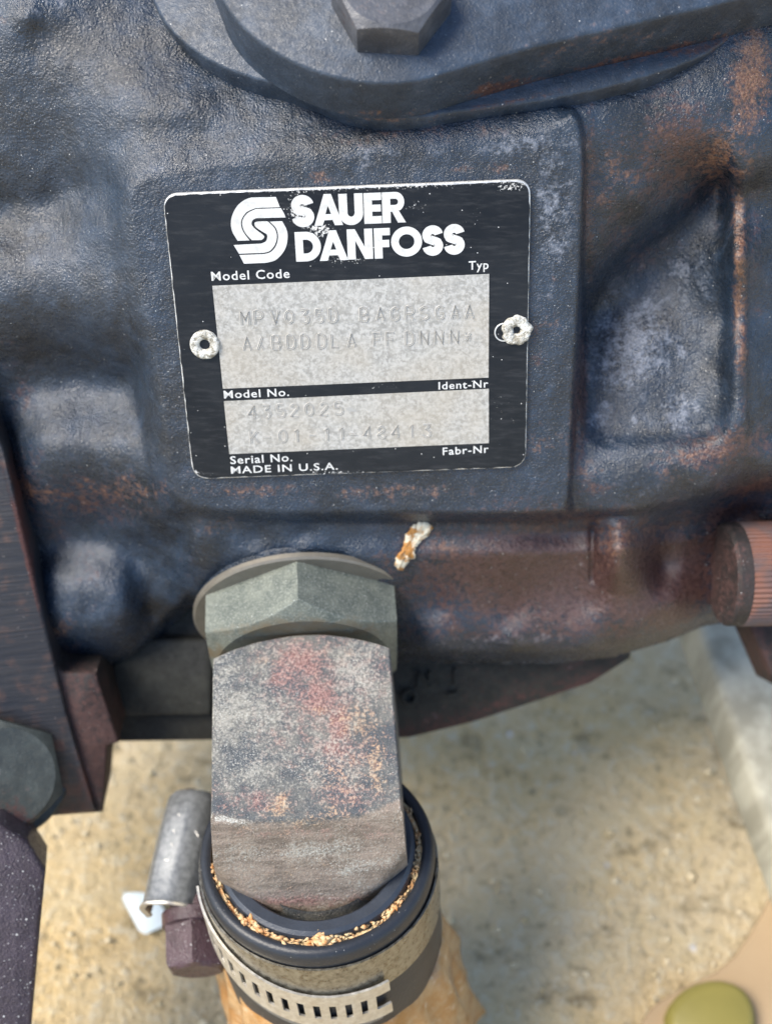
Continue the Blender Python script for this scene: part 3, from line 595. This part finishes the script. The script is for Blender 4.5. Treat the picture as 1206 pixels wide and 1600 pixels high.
# heavy geometric capitals built as outlines in a 1 x 1 box
def arc(cx, cy, rx, ry, a0, a1, n=14): return [(cx + rx * math.cos(R(a)), cy + ry * math.sin(R(a))) for a in np.linspace(a0, a1, n)]
def glyph(ch, asp, t):                    # asp = width/height, t = stroke / height ; returns list of (outer, [holes]) in 0..1
    x = t / asp; o = []
    if ch == 'S':
        # centre line then thick stroke
        cw = asp; pts = []
        r1 = (1 - t) / 4; yt, yb = 1 - t / 2 - r1, t / 2 + r1; w = (cw - t) / 2
        up = arc(cw / 2, yt, w, r1, 8, 90, 6) + arc(cw / 2, yt, w, r1, 100, 225, 9)
        lo = arc(cw / 2, yb, w, r1, 45, -90, 10) + arc(cw / 2, yb, w, r1, -100, -172, 6)
        pts = np.array(up + lo); pts = np.array(cr(pts, 3)); tn = np.gradient(pts, axis=0); tn /= np.linalg.norm(tn, axis=1)[:, None]; nn = np.stack([-tn[:, 1], tn[:, 0]], 1) * t / 2
        q = np.concatenate([pts + nn, (pts - nn)[::-1]]); q[:, 0] /= cw; return [(q.tolist(), [])]
    if ch == 'A': return [([(0, 0), (x * .98, 0), (x * 1.22, .17), (1 - x * 1.22, .17), (1 - x * .98, 0), (1, 0), (.5 + x * .42, 1), (.5 - x * .42, 1)], [[(.5 - .1, .36), (.5 + .1, .36), (.5, .62)]])]
    if ch == 'U': return [([(0, 1)] + arc(.5, .38, .5, .38, 180, 360, 18) + [(1, 1), (1 - x, 1)] + arc(.5, .40, .5 - x, .40 - t, 360, 180, 14) + [(x, 1)], [])]
    if ch == 'E': return [([(0, 0), (1, 0), (1, t * .9), (x, t * .9), (x, .5 - t * .42), (.96, .5 - t * .42), (.96, .5 + t * .42), (x, .5 + t * .42), (x, 1 - t * .9), (1, 1 - t * .9), (1, 1), (0, 1)], [])]
    if ch == 'F': return [([(0, 0), (x, 0), (x, .42 - t * .2), (.94, .42 - t * .2), (.94, .42 + t * .7), (x, .42 + t * .7), (x, 1 - t * .9), (1, 1 - t * .9), (1, 1), (0, 1)], [])]
    if ch == 'N': return [([(0, 0), (x, 0), (x, .62), (1 - x, 0), (1, 0), (1, 1), (1 - x, 1), (1 - x, .40), (x, 1), (0, 1)], [])]
    if ch == 'O': return [(arc(.5, .5, .5, .5, 0, 350, 40), [arc(.5, .5, .5 - x * .95, .5 - t * .95, 0, 350, 32)])]
    if ch == 'D': return [([(0, 0), (.42, 0)] + arc(.42, .5, .58, .5, -85, 85, 24) + [(.42, 1), (0, 1)], [[(x, t), (.42, t)] + arc(.42, .5, .58 - x, .5 - t, -80, 80, 16) + [(.42, 1 - t), (x, 1 - t)]])]
    if ch == 'R': return [([(0, 0), (x, 0), (x, .36), (.42, .36), (.66, 0), (1, 0), (.70, .40)] + arc(.58, .68, .37, .32, -60, 90, 14) + [(0, 1)], [[(x, .58), (.55, .58)] + arc(.56, .68, .13, .10, -85, 85, 8) + [(.55, .78), (x, .78)]])]
def filled(name, polys, fmap, h, mat, parent, thick=.004, label=None):
    cu = bpy.data.curves.new('tmp', 'CURVE'); cu.dimensions = '2D'; cu.fill_mode = 'FRONT'
    for outer, holes in polys:
        for pl in [outer] + holes:
            s = cu.splines.new('POLY'); s.points.add(len(pl) - 1); s.use_cyclic_u = True
            for k, q in enumerate(pl): s.points[k].co = (q[0], q[1], 0, 1)
    ob = bpy.data.objects.new('tmp', cu); me = bpy.data.meshes.new_from_object(ob)
    V = np.array([v.co[:] for v in me.vertices]); Fc = [tuple(p.vertices) for p in me.polygons]
    bpy.data.objects.remove(ob); bpy.data.curves.remove(cu); bpy.data.meshes.remove(me)
    P = fmap(V[:, :2]); return mesh(name, on_plate(P[:, 0], P[:, 1], h + thick), Fc, mat, parent, False, label=label)
def lean(x): return np.interp(x, [290, 830], [.10, -.015])
def box_map(x0, x1, yt, yb, slope=-.038):
    def f(V):
        y = yb + (yt - yb) * V[:, 1]; x = x0 + (x1 - x0) * V[:, 0]
        y = y + slope * (x - (x0 + x1) / 2); x = x + lean(x) * (y - (yt + yb) / 2); return np.stack([x, y], 1)
    return f
for ch, x0, x1, yt, yb in [('S', 455.5, 490.5, 304.6, 355), ('A', 490, 535, 303, 352.3), ('U', 529.5, 567.2, 302.4, 351.8), ('E', 568.5, 596, 301.3, 349.4), ('R', 597, 633.5, 300, 348),
                           ('D', 461.5, 501.5, 362, 408.2), ('A', 498.5, 543, 359.8, 407), ('N', 542.5, 582.3, 357.7, 405), ('F', 584.6, 609.6, 356.4, 403.8), ('O', 611, 659.3, 354, 401), ('S', 659.8, 692, 352, 399.6), ('S', 693.2, 725.7, 350, 398)]:
    asp = (x1 - x0) / (yb - yt); filled('raised_letter', glyph(ch, asp, .268 if ch not in 'S' else .285), box_map(x0, x1, yt, yb), H1, 'white', plate)
# small printed captions
def caption(txt, xl, xr, bl, br, cap, bold=.012, space=1.12, asc=None):
    cu = bpy.data.curves.new('tmp', 'FONT'); cu.body = txt; cu.size = 1; cu.offset = bold; cu.space_character = space; cu.resolution_u = 3
    ob = bpy.data.objects.new('tmp', cu); sc.collection.objects.link(ob); dg = bpy.context.evaluated_depsgraph_get(); me = bpy.data.meshes.new_from_object(ob.evaluated_get(dg))
    V = np.array([v.co[:2] for v in me.vertices]); Fc = [tuple(p.vertices) for p in me.polygons]; bpy.data.objects.remove(ob); bpy.data.curves.remove(cu); bpy.data.meshes.remove(me)
    x0, x1 = V[:, 0].min(), V[:, 0].max(); t = (V[:, 0] - x0) / (x1 - x0); capu = .73
    x = xl + (xr - xl) * t; yb = bl + (br - bl) * t; y = yb - V[:, 1] / capu * cap; x = x + lean(x) * (y - yb)
    mesh('caption', on_plate(x, y, H1 + .004), Fc, 'white', plate, False, label='white printed caption reading ' + txt)
for a in [('Model Code', 331, 453, 438.5, 434, 14.5), ('Typ', 732, 763, 421.5, 420, 14), ('Model No.', 350.5, 452, 622.5, 618.5, 12.5), ('Ident-Nr', 685, 762.5, 608.5, 605, 12), ('Serial No.', 360.5, 457, 725, 720.5, 12.5), ('MADE IN U.S.A.', 361.5, 528, 740, 733.5, 11.5), ('Fabr-Nr', 691.5, 763, 711, 707, 12)]: caption(*a)
# stamped characters: single stroke punches
SF = {'M': [[(0, 0), (0, 1), (.5, .35), (1, 1), (1, 0)]], 'P': [[(0, 0), (0, 1), (.7, 1), (1, .85), (1, .62), (.7, .48), (0, .48)]], 'V': [[(0, 1), (.5, 0), (1, 1)]], '0': [[(.5, 0), (.1, .2), (0, .5), (.1, .8), (.5, 1), (.9, .8), (1, .5), (.9, .2), (.5, 0)]],
      '3': [[(.05, 1), (.95, 1), (.45, .6), (.85, .5), (1, .28), (.8, .05), (.4, 0), (0, .15)]], '5': [[(.9, 1), (.15, 1), (.1, .55), (.6, .62), (1, .4), (.9, .1), (.5, 0), (0, .1)]], 'D': [[(0, 0), (0, 1), (.55, 1), (.95, .75), (.95, .25), (.55, 0), (0, 0)]],
      'B': [[(0, 0), (0, 1), (.7, 1), (.9, .8), (.7, .52), (0, .52)], [(.7, .52), (1, .3), (.8, 0), (0, 0)]], 'A': [[(0, 0), (.5, 1), (1, 0)], [(.2, .35), (.8, .35)]], 'G': [[(.95, .85), (.55, 1), (.1, .8), (0, .5), (.1, .15), (.55, 0), (.95, .15), (.95, .45), (.55, .45)]],
      'R': [[(0, 0), (0, 1), (.7, 1), (1, .85), (1, .62), (.7, .48), (0, .48)], [(.5, .48), (1, 0)]], 'S': [[(.95, .88), (.5, 1), (.05, .82), (.1, .6), (.9, .42), (.97, .18), (.5, 0), (.02, .12)]], '/': [[(0, 0), (.7, 1)], [(.35, .45), (.8, .0)]],
      'L': [[(0, 1), (0, 0), (.9, 0)]], 'F': [[(0, 0), (0, 1), (.95, 1)], [(0, .5), (.8, .5)]], 'N': [[(0, 0), (0, 1), (.95, 0), (.95, 1)]], '*': [[(.2, .2), (.8, .8)], [(.2, .8), (.8, .2)], [(.1, .5), (.9, .5)]],
      '4': [[(.75, 0), (.75, 1), (0, .3), (1, .3)]], '2': [[(.05, .8), (.4, 1), (.85, .9), (.9, .65), (0, 0), (1, 0)]], 'K': [[(0, 0), (0, 1)], [(.9, 1), (.05, .4)], [(.3, .6), (.95, 0)]], '1': [[(.2, .8), (.55, 1), (.55, 0)]], '-': [[(0, .45), (.9, .45)]],
      '8': [[(.5, .52), (.1, .75), (.5, 1), (.9, .75), (.5, .52), (0, .25), (.5, 0), (1, .25), (.5, .52)]]}
def stamped(chars):
    for ch, cx, yt, yb in chars:
        V, Fc, Mi = [], [], []
        w = 12 if ch not in '1' else 12
        for st in SF[ch]:
            p = np.array(st, float); q = np.stack([cx + (p[:, 0] - .5) * w, yb + (yt - yb) * p[:, 1]], 1); q = np.array(cr(q, 2)) if len(q) > 5 else q
            q[:, 0] += lean(cx) * (q[:, 1] - (yt + yb) / 2)
            # a raised bead either side of a pressed line
            tn = np.gradient(q, axis=0); tn /= np.linalg.norm(tn, axis=1)[:, None] + 1e-9; nn = np.stack([-tn[:, 1], tn[:, 0]], 1)
            i0 = len(V); prof = [(-2.0, 0), (-1.2, .013), (-.4, .0), (.4, .0), (1.2, .013), (2.0, 0)]
            for a, n_ in zip(q, nn):
                for off, h in prof: V.append(on_plate(np.array(a[0] + n_[0] * off), np.array(a[1] + n_[1] * off), H1 + .0045 + h))
            for k in range(len(q) - 1):
                for j in range(5):
                    Fc.append((i0 + k * 6 + j, i0 + k * 6 + j + 1, i0 + (k + 1) * 6 + j + 1, i0 + (k + 1) * 6 + j)); Mi.append(1 if j == 2 else 0)
        o = mesh('stamped_character', np.array(V), Fc, ['stamp', 'stampd'], plate, False); o.data.polygons.foreach_set('material_index', Mi)
def row(s, xs, y0, y1, h):
    x = np.array(xs, float); yc = y0 + (y1 - y0) * (x - x[0]) / (x[-1] - x[0]); stamped([(c, a, b - h / 2, b + h / 2) for c, a, b in zip(s, x, yc)])
row('MPV035DBAGRSGAA', [383, 404, 430, 452, 476, 499, 521, 569, 594, 617, 640, 663, 687, 711, 733], 497, 487, 20)
row('A/BDDDLAFFDNNN*', [386, 408, 432, 455, 477, 503, 524, 549, 590, 610, 640, 663, 686, 710, 731], 537, 526, 20)
row('4352025', [394, 416, 439, 460, 483, 506, 529], 644, 638, 19)
row('K-01-11-48413', [398, 418, 442, 464, 489, 511, 534, 552, 574, 596, 618, 643, 666], 683, 673, 19)
sheet('dark_smudge', [(540, 638), (546, 636), (552, 638), (558, 641), (552, 643), (544, 642)], H1 + .005, 'stampd', plate, .001)
# rivets
def rivet(cx, cy, rag, mat='rivet'):
    K = 40; th = np.arange(K) * 2 * math.pi / K; C = on_plate(np.array(cx), np.array(cy), .1); e1 = X0; e2 = np.cross(PN, e1)
    f = 1 + rag * (np.sin(th * 5 + 1) * .5 + np.sin(th * 9) * .4 + rng.normal(0, .3, K)); r = .232
    def lp(q, z, g=f): return C + (r * q * np.cos(th) * g)[:, None] * e1 + (r * q * np.sin(th) * g)[:, None] * e2 + PN * z + PN * (rng.normal(0, rag * .06, K))[:, None]
    hole = .36 if not rag > .03 else .26
    loops = [lp(1, -.01), lp(1.0, .03), lp(.95, .055), lp(.84, .066), lp(.62, .06), lp(hole + .07, .05), lp(hole, .02), lp(hole * .9, -.1), lp(hole * .4, -.15)]
    V, Fc = loft(loops, False, True); o = mesh('rivet', V, Fc, [mat, 'black'], plate, True, sharp=60)
    mi = np.zeros(len(Fc), int); mi[-1] = 1; mi[7 * K:] = 1; o.data.polygons.foreach_set('material_index', mi.tolist())
    return o
rivet(320.5, 538, .012)['label'] = 'smooth round rivet at the left edge of the plate'
rivet(806.5, 515.5, .09)['label'] = 'crumpled rivet with a torn edge at the right of the plate'
disc('rivet_scar', on_plate(np.array(787.), np.array(519.), .0975), PN, .13, .15, .012, 'alu', plate, 40)

# flaked paint drip
def flake():
    p = resample(smooth_poly([(616, 886), (618, 868), (628, 860), (632, 838), (646, 818), (662, 813), (677, 820), (672, 834), (656, 848), (648, 858), (650, 870), (638, 878), (628, 895)], 1), 3); p += rng.normal(0, 1.0, p.shape)
    wv = lambda x, y: w_plate(x, y) + tps(cpts, x, y) * 1.0
    # tps is evaluated on the same sheet as the housing, the lip term is small here
    w0 = wv(p[:, 0], p[:, 1]); lip = (.15 + .25 * sst(560, 900, p[:, 0])) * sst(0, 16, p[:, 1] - 803) * sst(500, 620, p[:, 0]) * sst(0, 40, 873 - p[:, 1])
    w0 = w0 - lip; c = p.mean(0); loops = []
    for f, h in ((1.0, -.06), (.97, .05), (.8, .085), (.5, .09)):
        q = c + (p - c) * f; qw = wv(q[:, 0], q[:, 1]) - (.15 + .25 * sst(560, 900, q[:, 0])) * sst(0, 16, q[:, 1] - 803) * sst(500, 620, q[:, 0]) * sst(0, 40, 873 - q[:, 1])
        loops.append(unp(q[:, 0], q[:, 1], qw + h + (rng.normal(0, .012, len(p)) if h > 0 else 0)))
    V, Fc = loft(loops, False, True); mesh('paint_flake', V, Fc, 'flake', pump, True)
flake()

# ================================================================== elbow fitting
elbow = empty('elbow_fitting', port(0, HS, -1.4), 'pitted square steel elbow fitting with olive hex nut screwed into the pump port', 'pipe fitting')
def revolve(name, prof, mat, parent, Cfun, K=96, **kw):
    th = np.arange(K) * 2 * math.pi / K; loops = [Cfun(th, r, z) for r, z in prof]
    V, Fc = loft(loops, False, False); return mesh(name, V, Fc, mat, parent, True, sharp=40, **kw)
NZ = .22
disc('sealing_washer', port(0.03, -.16, NZ - .02), AS, 1.2, 2.04, .12, 'washer', elbow, 96)
disc('port_boss', port(0.03, -.6, NZ - .02), AS, 0, 1.98, .45, 'cast', pump, 96)
hexhead('hex_nut', port(0.0, -.04, NZ), AS, ZU, 1.93, .97, 'zinc', elbow, rot=R(30), stains=[('r', 475, 985, 170, 26, 0, .8), ('r', 330, 1020, 30, 14, 0, .9)])  # brown band puts the chamfer's underside shade into the colour
def elbow_body():
    n_s, n_f, n_r = 26, 36, 36
    def foot(z, ins=0.):
        hw = 1.50 + .13 * (1.4 - z) / 2.4 - ins; P = []
        def front(x):
            c = 2.92 + np.sqrt(np.maximum(2.30 ** 2 - x * x, 0)); ch = 4.22 + (1.40 - z) * .56; a = np.minimum(c, ch) ; return a - .0 - ins
        rear = lambda x: .97 + .36 * (x / 1.5) ** 2 + ins
        x = np.linspace(-hw, hw, n_f); xr = np.linspace(hw, -hw, n_r)
        fs = front(x); sl = np.linspace(rear(-hw), fs[0], n_s + 2)[1:-1]; sr = np.linspace(fs[-1], rear(hw), n_s + 2)[1:-1]
        P = [(-hw, s) for s in sl] + list(zip(x, fs)) + [(hw, s) for s in sr] + list(zip(xr, rear(xr)))
        return np.array(P)
    loops = []; zt = 1.40
    f0 = foot(zt, .0); c = np.array([0, 2.6])
    for f in np.linspace(.03, .97, 26): q = c + (foot(zt, .03) - c) * f; loops.append(port(q[:, 0], q[:, 1], zt - .0))
    for ins, dz in ((.03, 0), (.012, .012), (0, .035)): q = foot(zt - dz, ins); loops.append(port(q[:, 0], q[:, 1], zt - dz))
    for z in np.linspace(zt - .12, -1.4, 22): q = foot(z, 0); loops.append(port(q[:, 0], q[:, 1], z))
    q = foot(-1.4, .06); loops.append(port(q[:, 0], q[:, 1], -1.46))
    c2 = np.array([0, HS - .2]); q = c2 + (foot(-1.4, .1) - c2) * .7; loops.append(port(q[:, 0], q[:, 1], -1.48))
    V, Fc = loft(loops, True, True)
    # slight forging unevenness
    d = np.array([mnoise.noise(Vector(v * 1.3)) * .035 + mnoise.noise(Vector(v * 4)) * .012 for v in V]); V = V + d[:, None] * ZU
    S = [('p', 350, 1280, 40, 5, 8, 1.3), ('p', 480, 1330, 110, 12, -4, .7), ('p', 560, 1355, 60, 10, -8, .7), ('d', 500, 1060, 110, 90, 20, .5), ('d', 540, 1180, 70, 60, 0, .45), ('r', 480, 1350, 90, 40, 0, .25), ('d', 470, 1030, 60, 34, 10, .8), ('d', 440, 1060, 30, 30, 0, .7), ('d', 500, 1090, 34, 50, 0, .85), ('d', 530, 1130, 26, 40, 0, .85), ('d', 525, 1170, 40, 22, 0, .8), ('d', 400, 1250, 70, 20, 5, .55), ('d', 540, 1240, 60, 30, 0, .5), ('d', 480, 1300, 160, 8, 0, .4), ('d', 480, 1408, 140, 10, 0, .7),
         ('r', 560, 1130, 40, 34, 0, .7), ('d', 560, 1060, 60, 70, 0, .45), ('d', 470, 1120, 90, 90, 0, .35), ('r', 540, 1210, 70, 70, 0, .4), ('r', 585, 1190, 18, 40, 10, .75), ('r', 590, 1220, 20, 20, 0, .7), ('r', 438, 1262, 18, 26, 0, .9), ('r', 480, 1285, 30, 12, 0, .6), ('r', 515, 1265, 20, 12, 0, .55), ('r', 450, 1365, 16, 10, 0, .5), ('r', 500, 1110, 20, 10, 0, .6), ('r', 415, 1035, 16, 12, 0, .5), ('r', 545, 1020, 60, 20, 0, .35), ('r', 420, 1298, 60, 4, 5, .6),
         ('p', 350, 1080, 30, 90, 0, .6), ('p', 400, 1100, 70, 80, 0, .45), ('p', 560, 1050, 40, 50, 0, .6), ('p', 380, 1180, 60, 60, 0, .5), ('p', 500, 1200, 100, 40, 0, .4), ('p', 480, 1340, 60, 14, 0, .4), ('p', 560, 1360, 40, 14, 0, .3), ('p', 350, 1030, 30, 14, 0, .6)]
    o = mesh('elbow_body', V, Fc, 'elbow', elbow, True, stains=S, sharp=30)
    ca = o.data.color_attributes.new('nose', 'FLOAT_COLOR', 'POINT'); px, py = proj(V)
    ln = np.interp(px, [320, 400, 480, 560, 632], [1262, 1280, 1282, 1272, 1240]); v = sst(-14, 24, py - ln); C = np.stack([v, v, v, np.ones_like(v)], 1); ca.data.foreach_set('color', C.ravel())
elbow_body()
th96 = np.arange(96) * 2 * math.pi / 96
def rv(th, r, z): return ring(th, np.full(th.shape, float(r)), z)
revolve('threaded_stem', [(0.9, -.2), (.98, .0), (.98, .9)], 'black', elbow, lambda t, r, z: port(r * np.sin(t), z, NZ + r * np.cos(t)))
revolve('hose_tail', [(1.18, -1.55), (1.2, -3.6)], 'elbow', elbow, rv, stains=[])
# ================================================================== hose
hose = empty('rubber_hose', ring(0, 0., -4.6), 'thick black rubber hose pushed over the elbow, its cut end showing tan fabric ply', 'hose')
def wob(amp, k, ph): return lambda t, r, z: ring(t, r * (1 + amp * np.sin(k * t + ph) + amp * .6 * np.sin(2.3 * k * t + 2 * ph)), z + amp * 2.5 * np.sin(k * t * 2 + ph))
revolve('inner_tube', [(1.36, -3.0), (1.37, -1.5), (1.42, -1.44), (1.60, -1.42), (1.66, -1.47), (1.68, -1.62), (1.69, -2.2)], 'rubber_in', hose, wob(.004, 3, 1))
revolve('fabric_ply', [(1.67, -1.72), (1.70, -1.60), (1.76, -1.60), (1.78, -1.72)], 'fibre', hose, wob(.006, 5, .3))
revolve('outer_cover', [(1.77, -2.2), (1.77, -1.62), (1.79, -1.52), (1.84, -1.485), (1.91, -1.49), (1.965, -1.53), (1.995, -1.62), (2.0, -1.76), (1.985, -1.84), (1.975, -1.95), (1.975, -3.0), (2.02, -3.3), (2.03, -4.0), (2.0, -5.2), (2.0, -7.0)], 'rubber', hose, wob(.003, 3, 1))
def fibres():
    V, Fc = [], []; bf = [(0, 1, 2), (0, 2, 3), (0, 3, 4), (0, 4, 1), (5, 2, 1), (5, 3, 2), (5, 4, 3), (5, 1, 4)]
    for k in range(3200):
        t = rng.uniform(-math.pi, math.pi); front = max(0, math.cos(t + .15)); clump = math.sin(t * 9 + 1) + .6 * math.sin(t * 17)
        if rng.uniform() > (.25 + .6 * front) * (1.0 if clump > -.1 else .2): continue
        big = .7 + .5 * max(0, clump) * front + .9 * sum(math.exp(-((t - q) / .10) ** 2) for q in (-.74, -.36, -.02, .42)) ; c = ring(t, 1.725 + rng.normal(0, .03) * max(1, big), -1.57 + rng.uniform(-.06, .06) * big)
        tan = math.cos(t) * XS - math.sin(t) * HF; rad = math.sin(t) * XS + math.cos(t) * HF; a = rng.normal(0, .35); tt = tan * math.cos(a) + rad * math.sin(a); uu = np.cross(tt, HUP)
        l, w_, h = rng.uniform(.045, .10) * min(big, 1.1), rng.uniform(.015, .035) * big, rng.uniform(.015, .035) * big; i = len(V)
        for b in ((0, 0, 1), (1, 0, 0), (0, 1, 0), (-1, 0, 0), (0, -1, 0), (0, 0, -1)): V.append(c + tt * b[0] * l + uu * b[1] * w_ + HUP * b[2] * h + rng.normal(0, .006, 3))
        for f in bf: Fc.append(tuple(i + q for q in f))
    mesh('ply_fibres', np.array(V), Fc, 'fibre', hose, True, kind='stuff')
fibres()
# ================================================================== clamp
clamp = empty('hose_clamp', ring(0, 2.1, -3.1), 'worm drive steel hose clamp with slotted band tail around the hose', 'hose clamp')
def strip(name, phis, zc, half, r0, thick, mat, parent, slots=None, open_end=False, roundv=.0):
    """band bent round the hose; slots = set of column indices cut open in the middle row"""
    n = len(phis); rows = [-1, -.42, .42, 1]; V = []; Fc = []
    for k, p in enumerate(phis):
        for rr in (0, thick):
            for q in rows: V.append(ring(p, r0(p) + rr, zc(p) + half * q))
    idx = lambda k, side, q: k * 8 + side * 4 + q
    full = {}
    for k in range(n - 1):
        for q in range(3): full[(k, q)] = not (q == 1 and slots and k in slots)
    if open_end: full[(n - 2, 1)] = False
    for (k, q), f in full.items():
        if not f: continue
        Fc.append((idx(k, 1, q), idx(k + 1, 1, q), idx(k + 1, 1, q + 1), idx(k, 1, q + 1)))
        Fc.append((idx(k, 0, q), idx(k, 0, q + 1), idx(k + 1, 0, q + 1), idx(k + 1, 0, q)))
        for dk, dq, e in ((-1, 0, ((k, q), (k, q + 1))), (1, 0, ((k + 1, q), (k + 1, q + 1))), (0, -1, ((k, q), (k + 1, q))), (0, 1, ((k, q + 1), (k + 1, q + 1)))):
            if not full.get((k + dk, q + dq), False):
                (a, b), (c, d) = e; Fc.append((idx(a, 0, b), idx(c, 0, d), idx(c, 1, d), idx(a, 1, b)))
    return mesh(name, np.array(V), Fc, mat, parent, True, sharp=40)
tilt = lambda p: -2.36 - .10 * np.sin(2 * p)*0 - .05 * np.sin(p)
strip('clamp_band', np.linspace(-math.pi, math.pi, 120), lambda p: tilt(p), .50, lambda p: 2.005, .035, 'band_dull', clamp)
# tail: slot pitch 0.145, slot 0.45 of it
ph = [R(-82)]; cols = []; k = 0
while ph[-1] < R(27):
    ph.append(ph[-1] + (.115 if k % 2 == 0 else .085) / 1.0 * .62)
    if k % 2 == 1: cols.append(k)
    k += 1
strip('slotted_tail', ph, lambda p: -2.46 - .66 * sst(-1.5, .2, p), .50, lambda p: 2.075 + .03 * sst(.1, .5, p), .04, 'band', clamp, slots=set(cols), open_end=True)
strip('tail_edge', np.linspace(R(-82), R(24), 40), lambda p: -3.08 - .66 * sst(-1.5, .2, p), .06, lambda p: 2.05, .03, 'channel', clamp)
# screw housing (rolled channel) and screw: along s at the left of the hose
SX, SZ = -2.36, -2.45
def housing_channel():
    prof = [(.44, -.3), (.50, .02), (.22, .40), (-.10, .52), (-.50, .42), (-.62, .10), (-.54, -.50)]
    pr = np.array(cr(prof, 1)); pr = np.array([q for a, b in zip(pr[:-1], pr[1:]) for q in (a + (b - a) * .14, a + (b - a) * .86)]); lo, li = [], []
    for s, k in ((-1.02, .86), (-.90, 1.0), (-.3, 1.04), (.4, 1.03), (.98, 1.0), (1.06, 1.04)):
        o = pr * k; P = [(SX + a - .20 * s, HS - .30 + s + .12 * a, SZ + b) for a, b in o]; lo.append(P)
    n = len(pr); V, Fc = [], []; m = len(lo)
    for P in lo: V += [port(*p) for p in P]
    for P in lo: V += [port(SX - .05 + (p[0] - SX) * .88, p[1], SZ + (p[2] - SZ) * .86) for p in P]
    for i in range(m - 1):
        for j in range(n - 1):
            a = i * n + j; Fc.append((a, a + 1, a + n + 1, a + n)); b = a + m * n; Fc.append((b, b + n, b + n + 1, b + 1))
    for i in (0, m - 1):
        for j in range(n - 1): a = i * n + j; b = a + m * n; Fc.append((a, a + 1, b + 1, b))
    o = mesh('screw_housing', np.array(V), Fc, 'channel', clamp, True, sharp=50)
    n2 = len(pr); lp = []
    for k, sg in ((1.07, 1.07), (1.07, 1.12), (.90, 1.12), (.90, 1.07)): lp.append([port(SX + a * k - .20 * sg, HS - .30 + sg + .12 * a, SZ + b * k) for a, b in pr])
    Vl = np.array([p for q in lp for p in q]); Fl = [(i * n2 + j, i * n2 + j + 1, ((i + 1) % 4) * n2 + j + 1, ((i + 1) % 4) * n2 + j) for i in range(4) for j in range(n2 - 1)]
    mesh('lit_rolled_lip', Vl, Fl, 'band', o, True, sharp=40)  # brighter steel strip paints the lit edge of the housing end
    # stamped ticks along its crown
    V, Fc = [], []
    for (s0, t0, s1, t1) in ((-.55, -.1, -.32, .08), (-.25, -.12, -.05, -.02), (-.05, -.02, -.16, .08), (.0, -.1, .14, -.03), (.14, -.03, .08, .06), (.3, -.14, .36, .05), (-.2, .2, -.1, .26)):
        V, Fc = [], []; i = 0; d = np.array([t1 - t0, s1 - s0]); d /= np.linalg.norm(d); nn = np.array([-d[1], d[0]]) * .014
        for (a, b) in ((t0, s0), (t1, s1)):
            for sg in (-1, 1): V.append(port(SX - .14 + a * 1.3 - .20 * b + nn[0] * sg, HS - .30 + b + nn[1] * sg, SZ + .515 - .12 * abs(a)))
        Fc.append((i, i + 1, i + 3, i + 2))
        mesh('stamped_mark', np.array(V), Fc, 'band', o, False)
housing_channel()
def screw():
    c0 = port(SX + .07, HS + .44, SZ - .20)
    K = 48; th = np.arange(K) * 2 * math.pi / K; e1, e2 = XS, ZU
    ax = AS * .985 + XS * .06; ax /= np.linalg.norm(ax)
    def lp(s, r, hexa=0):
        rr = r * np.ones(K); 
        if hexa: rr = r * .866 / np.cos((th + math.pi / 6) % (math.pi / 3) - math.pi / 6)
        return c0 + ax * s + (rr * np.cos(th))[:, None] * e1 + (rr * np.sin(th))[:, None] * e2
    V, Fc = loft([lp(-2.0, .14), lp(-1.9, .26), lp(-.2, .28), lp(.1, .3), lp(.12, .46), lp(.40, .48), lp(.46, .46)])
    s = mesh('screw', V, Fc, 'screw', clamp, True, sharp=35)
    V, Fc = loft([lp(.34, .55, 0), lp(.37, .60, 0), lp(.60, .60, 0), lp(.63, .55, 0)]); mesh('screw_collar', V, Fc, 'screw', s, True, sharp=35)
    V, Fc = loft([lp(.60, .58, 1), lp(1.28, .58, 1), lp(1.36, .54, 1), lp(1.40, .42), lp(1.37, .2)]); mesh('hex_head', V, Fc, 'screw', s, True, sharp=30)
    # worm thread
    V, Fc = [], []; n = 260
    for i in range(n):
        t = i / n * 9 * 2 * math.pi; s_ = -1.9 + 1.9 * i / n
        for r, ds in ((.25, -.04), (.335, 0), (.25, .04)): V.append(c0 + ax * (s_ + ds) + e1 * r * math.cos(t) + e2 * r * math.sin(t))
    for i in range(n - 1):
        for j in range(2): a = i * 3 + j; Fc.append((a, a + 1, a + 4, a + 3))
    mesh('worm_thread', np.array(V), Fc, 'screw', s, True)
screw()
# amber wrapping below the clamp
def wrap():
    K = 280; th = np.linspace(-math.pi, math.pi, K, endpoint=False); loops = []
    for i, (z, r) in enumerate([(-4.05, 2.0), (-4.15, 2.02), (-4.6, 2.06), (-5.2, 2.12), (-5.9, 2.2), (-6.8, 2.28), (-8.0, 2.36)]):
        a = .014 + .024 * i; rr = r + a * (1.6 - 2.2 * np.abs(np.sin(th * 4.5 + i * .35 + .6 * np.sin(th * 2))) + 1.1 - 1.4 * np.abs(np.sin(th * 9.5 - i * .5)) + .3 * np.sin(th * 23 + i)) ; rr += .34 * i / 6 * np.exp(-((th - 1.0) / .5) ** 2)
        loops.append(ring(th, rr, z + .06 * np.sin(th * 5 + 1) * (1 if i else .6)))
    V, Fc = loft(loops, False, False); mesh('plastic_wrap', V, Fc, 'amber', None, True, label='crinkled amber film wrapped round the hose below the clamp', cat='wrapping')
wrap()
# dark crinkle painted bar at the lower left
BN = np.array([.25, 0, .97]); BN /= np.linalg.norm(BN)
bar = prism('painted_bar', [(-200, 1285), (0, 1288), (44, 1316), (72, 1360), (64, 1440), (50, 1600), (38, 1720), (-200, 1720)], unp(30, 1450, -1.9), BN, 1.6, 'bar', None, .1, step=20, label='purple black crinkle painted bar running down the lower left edge', cat='bar')
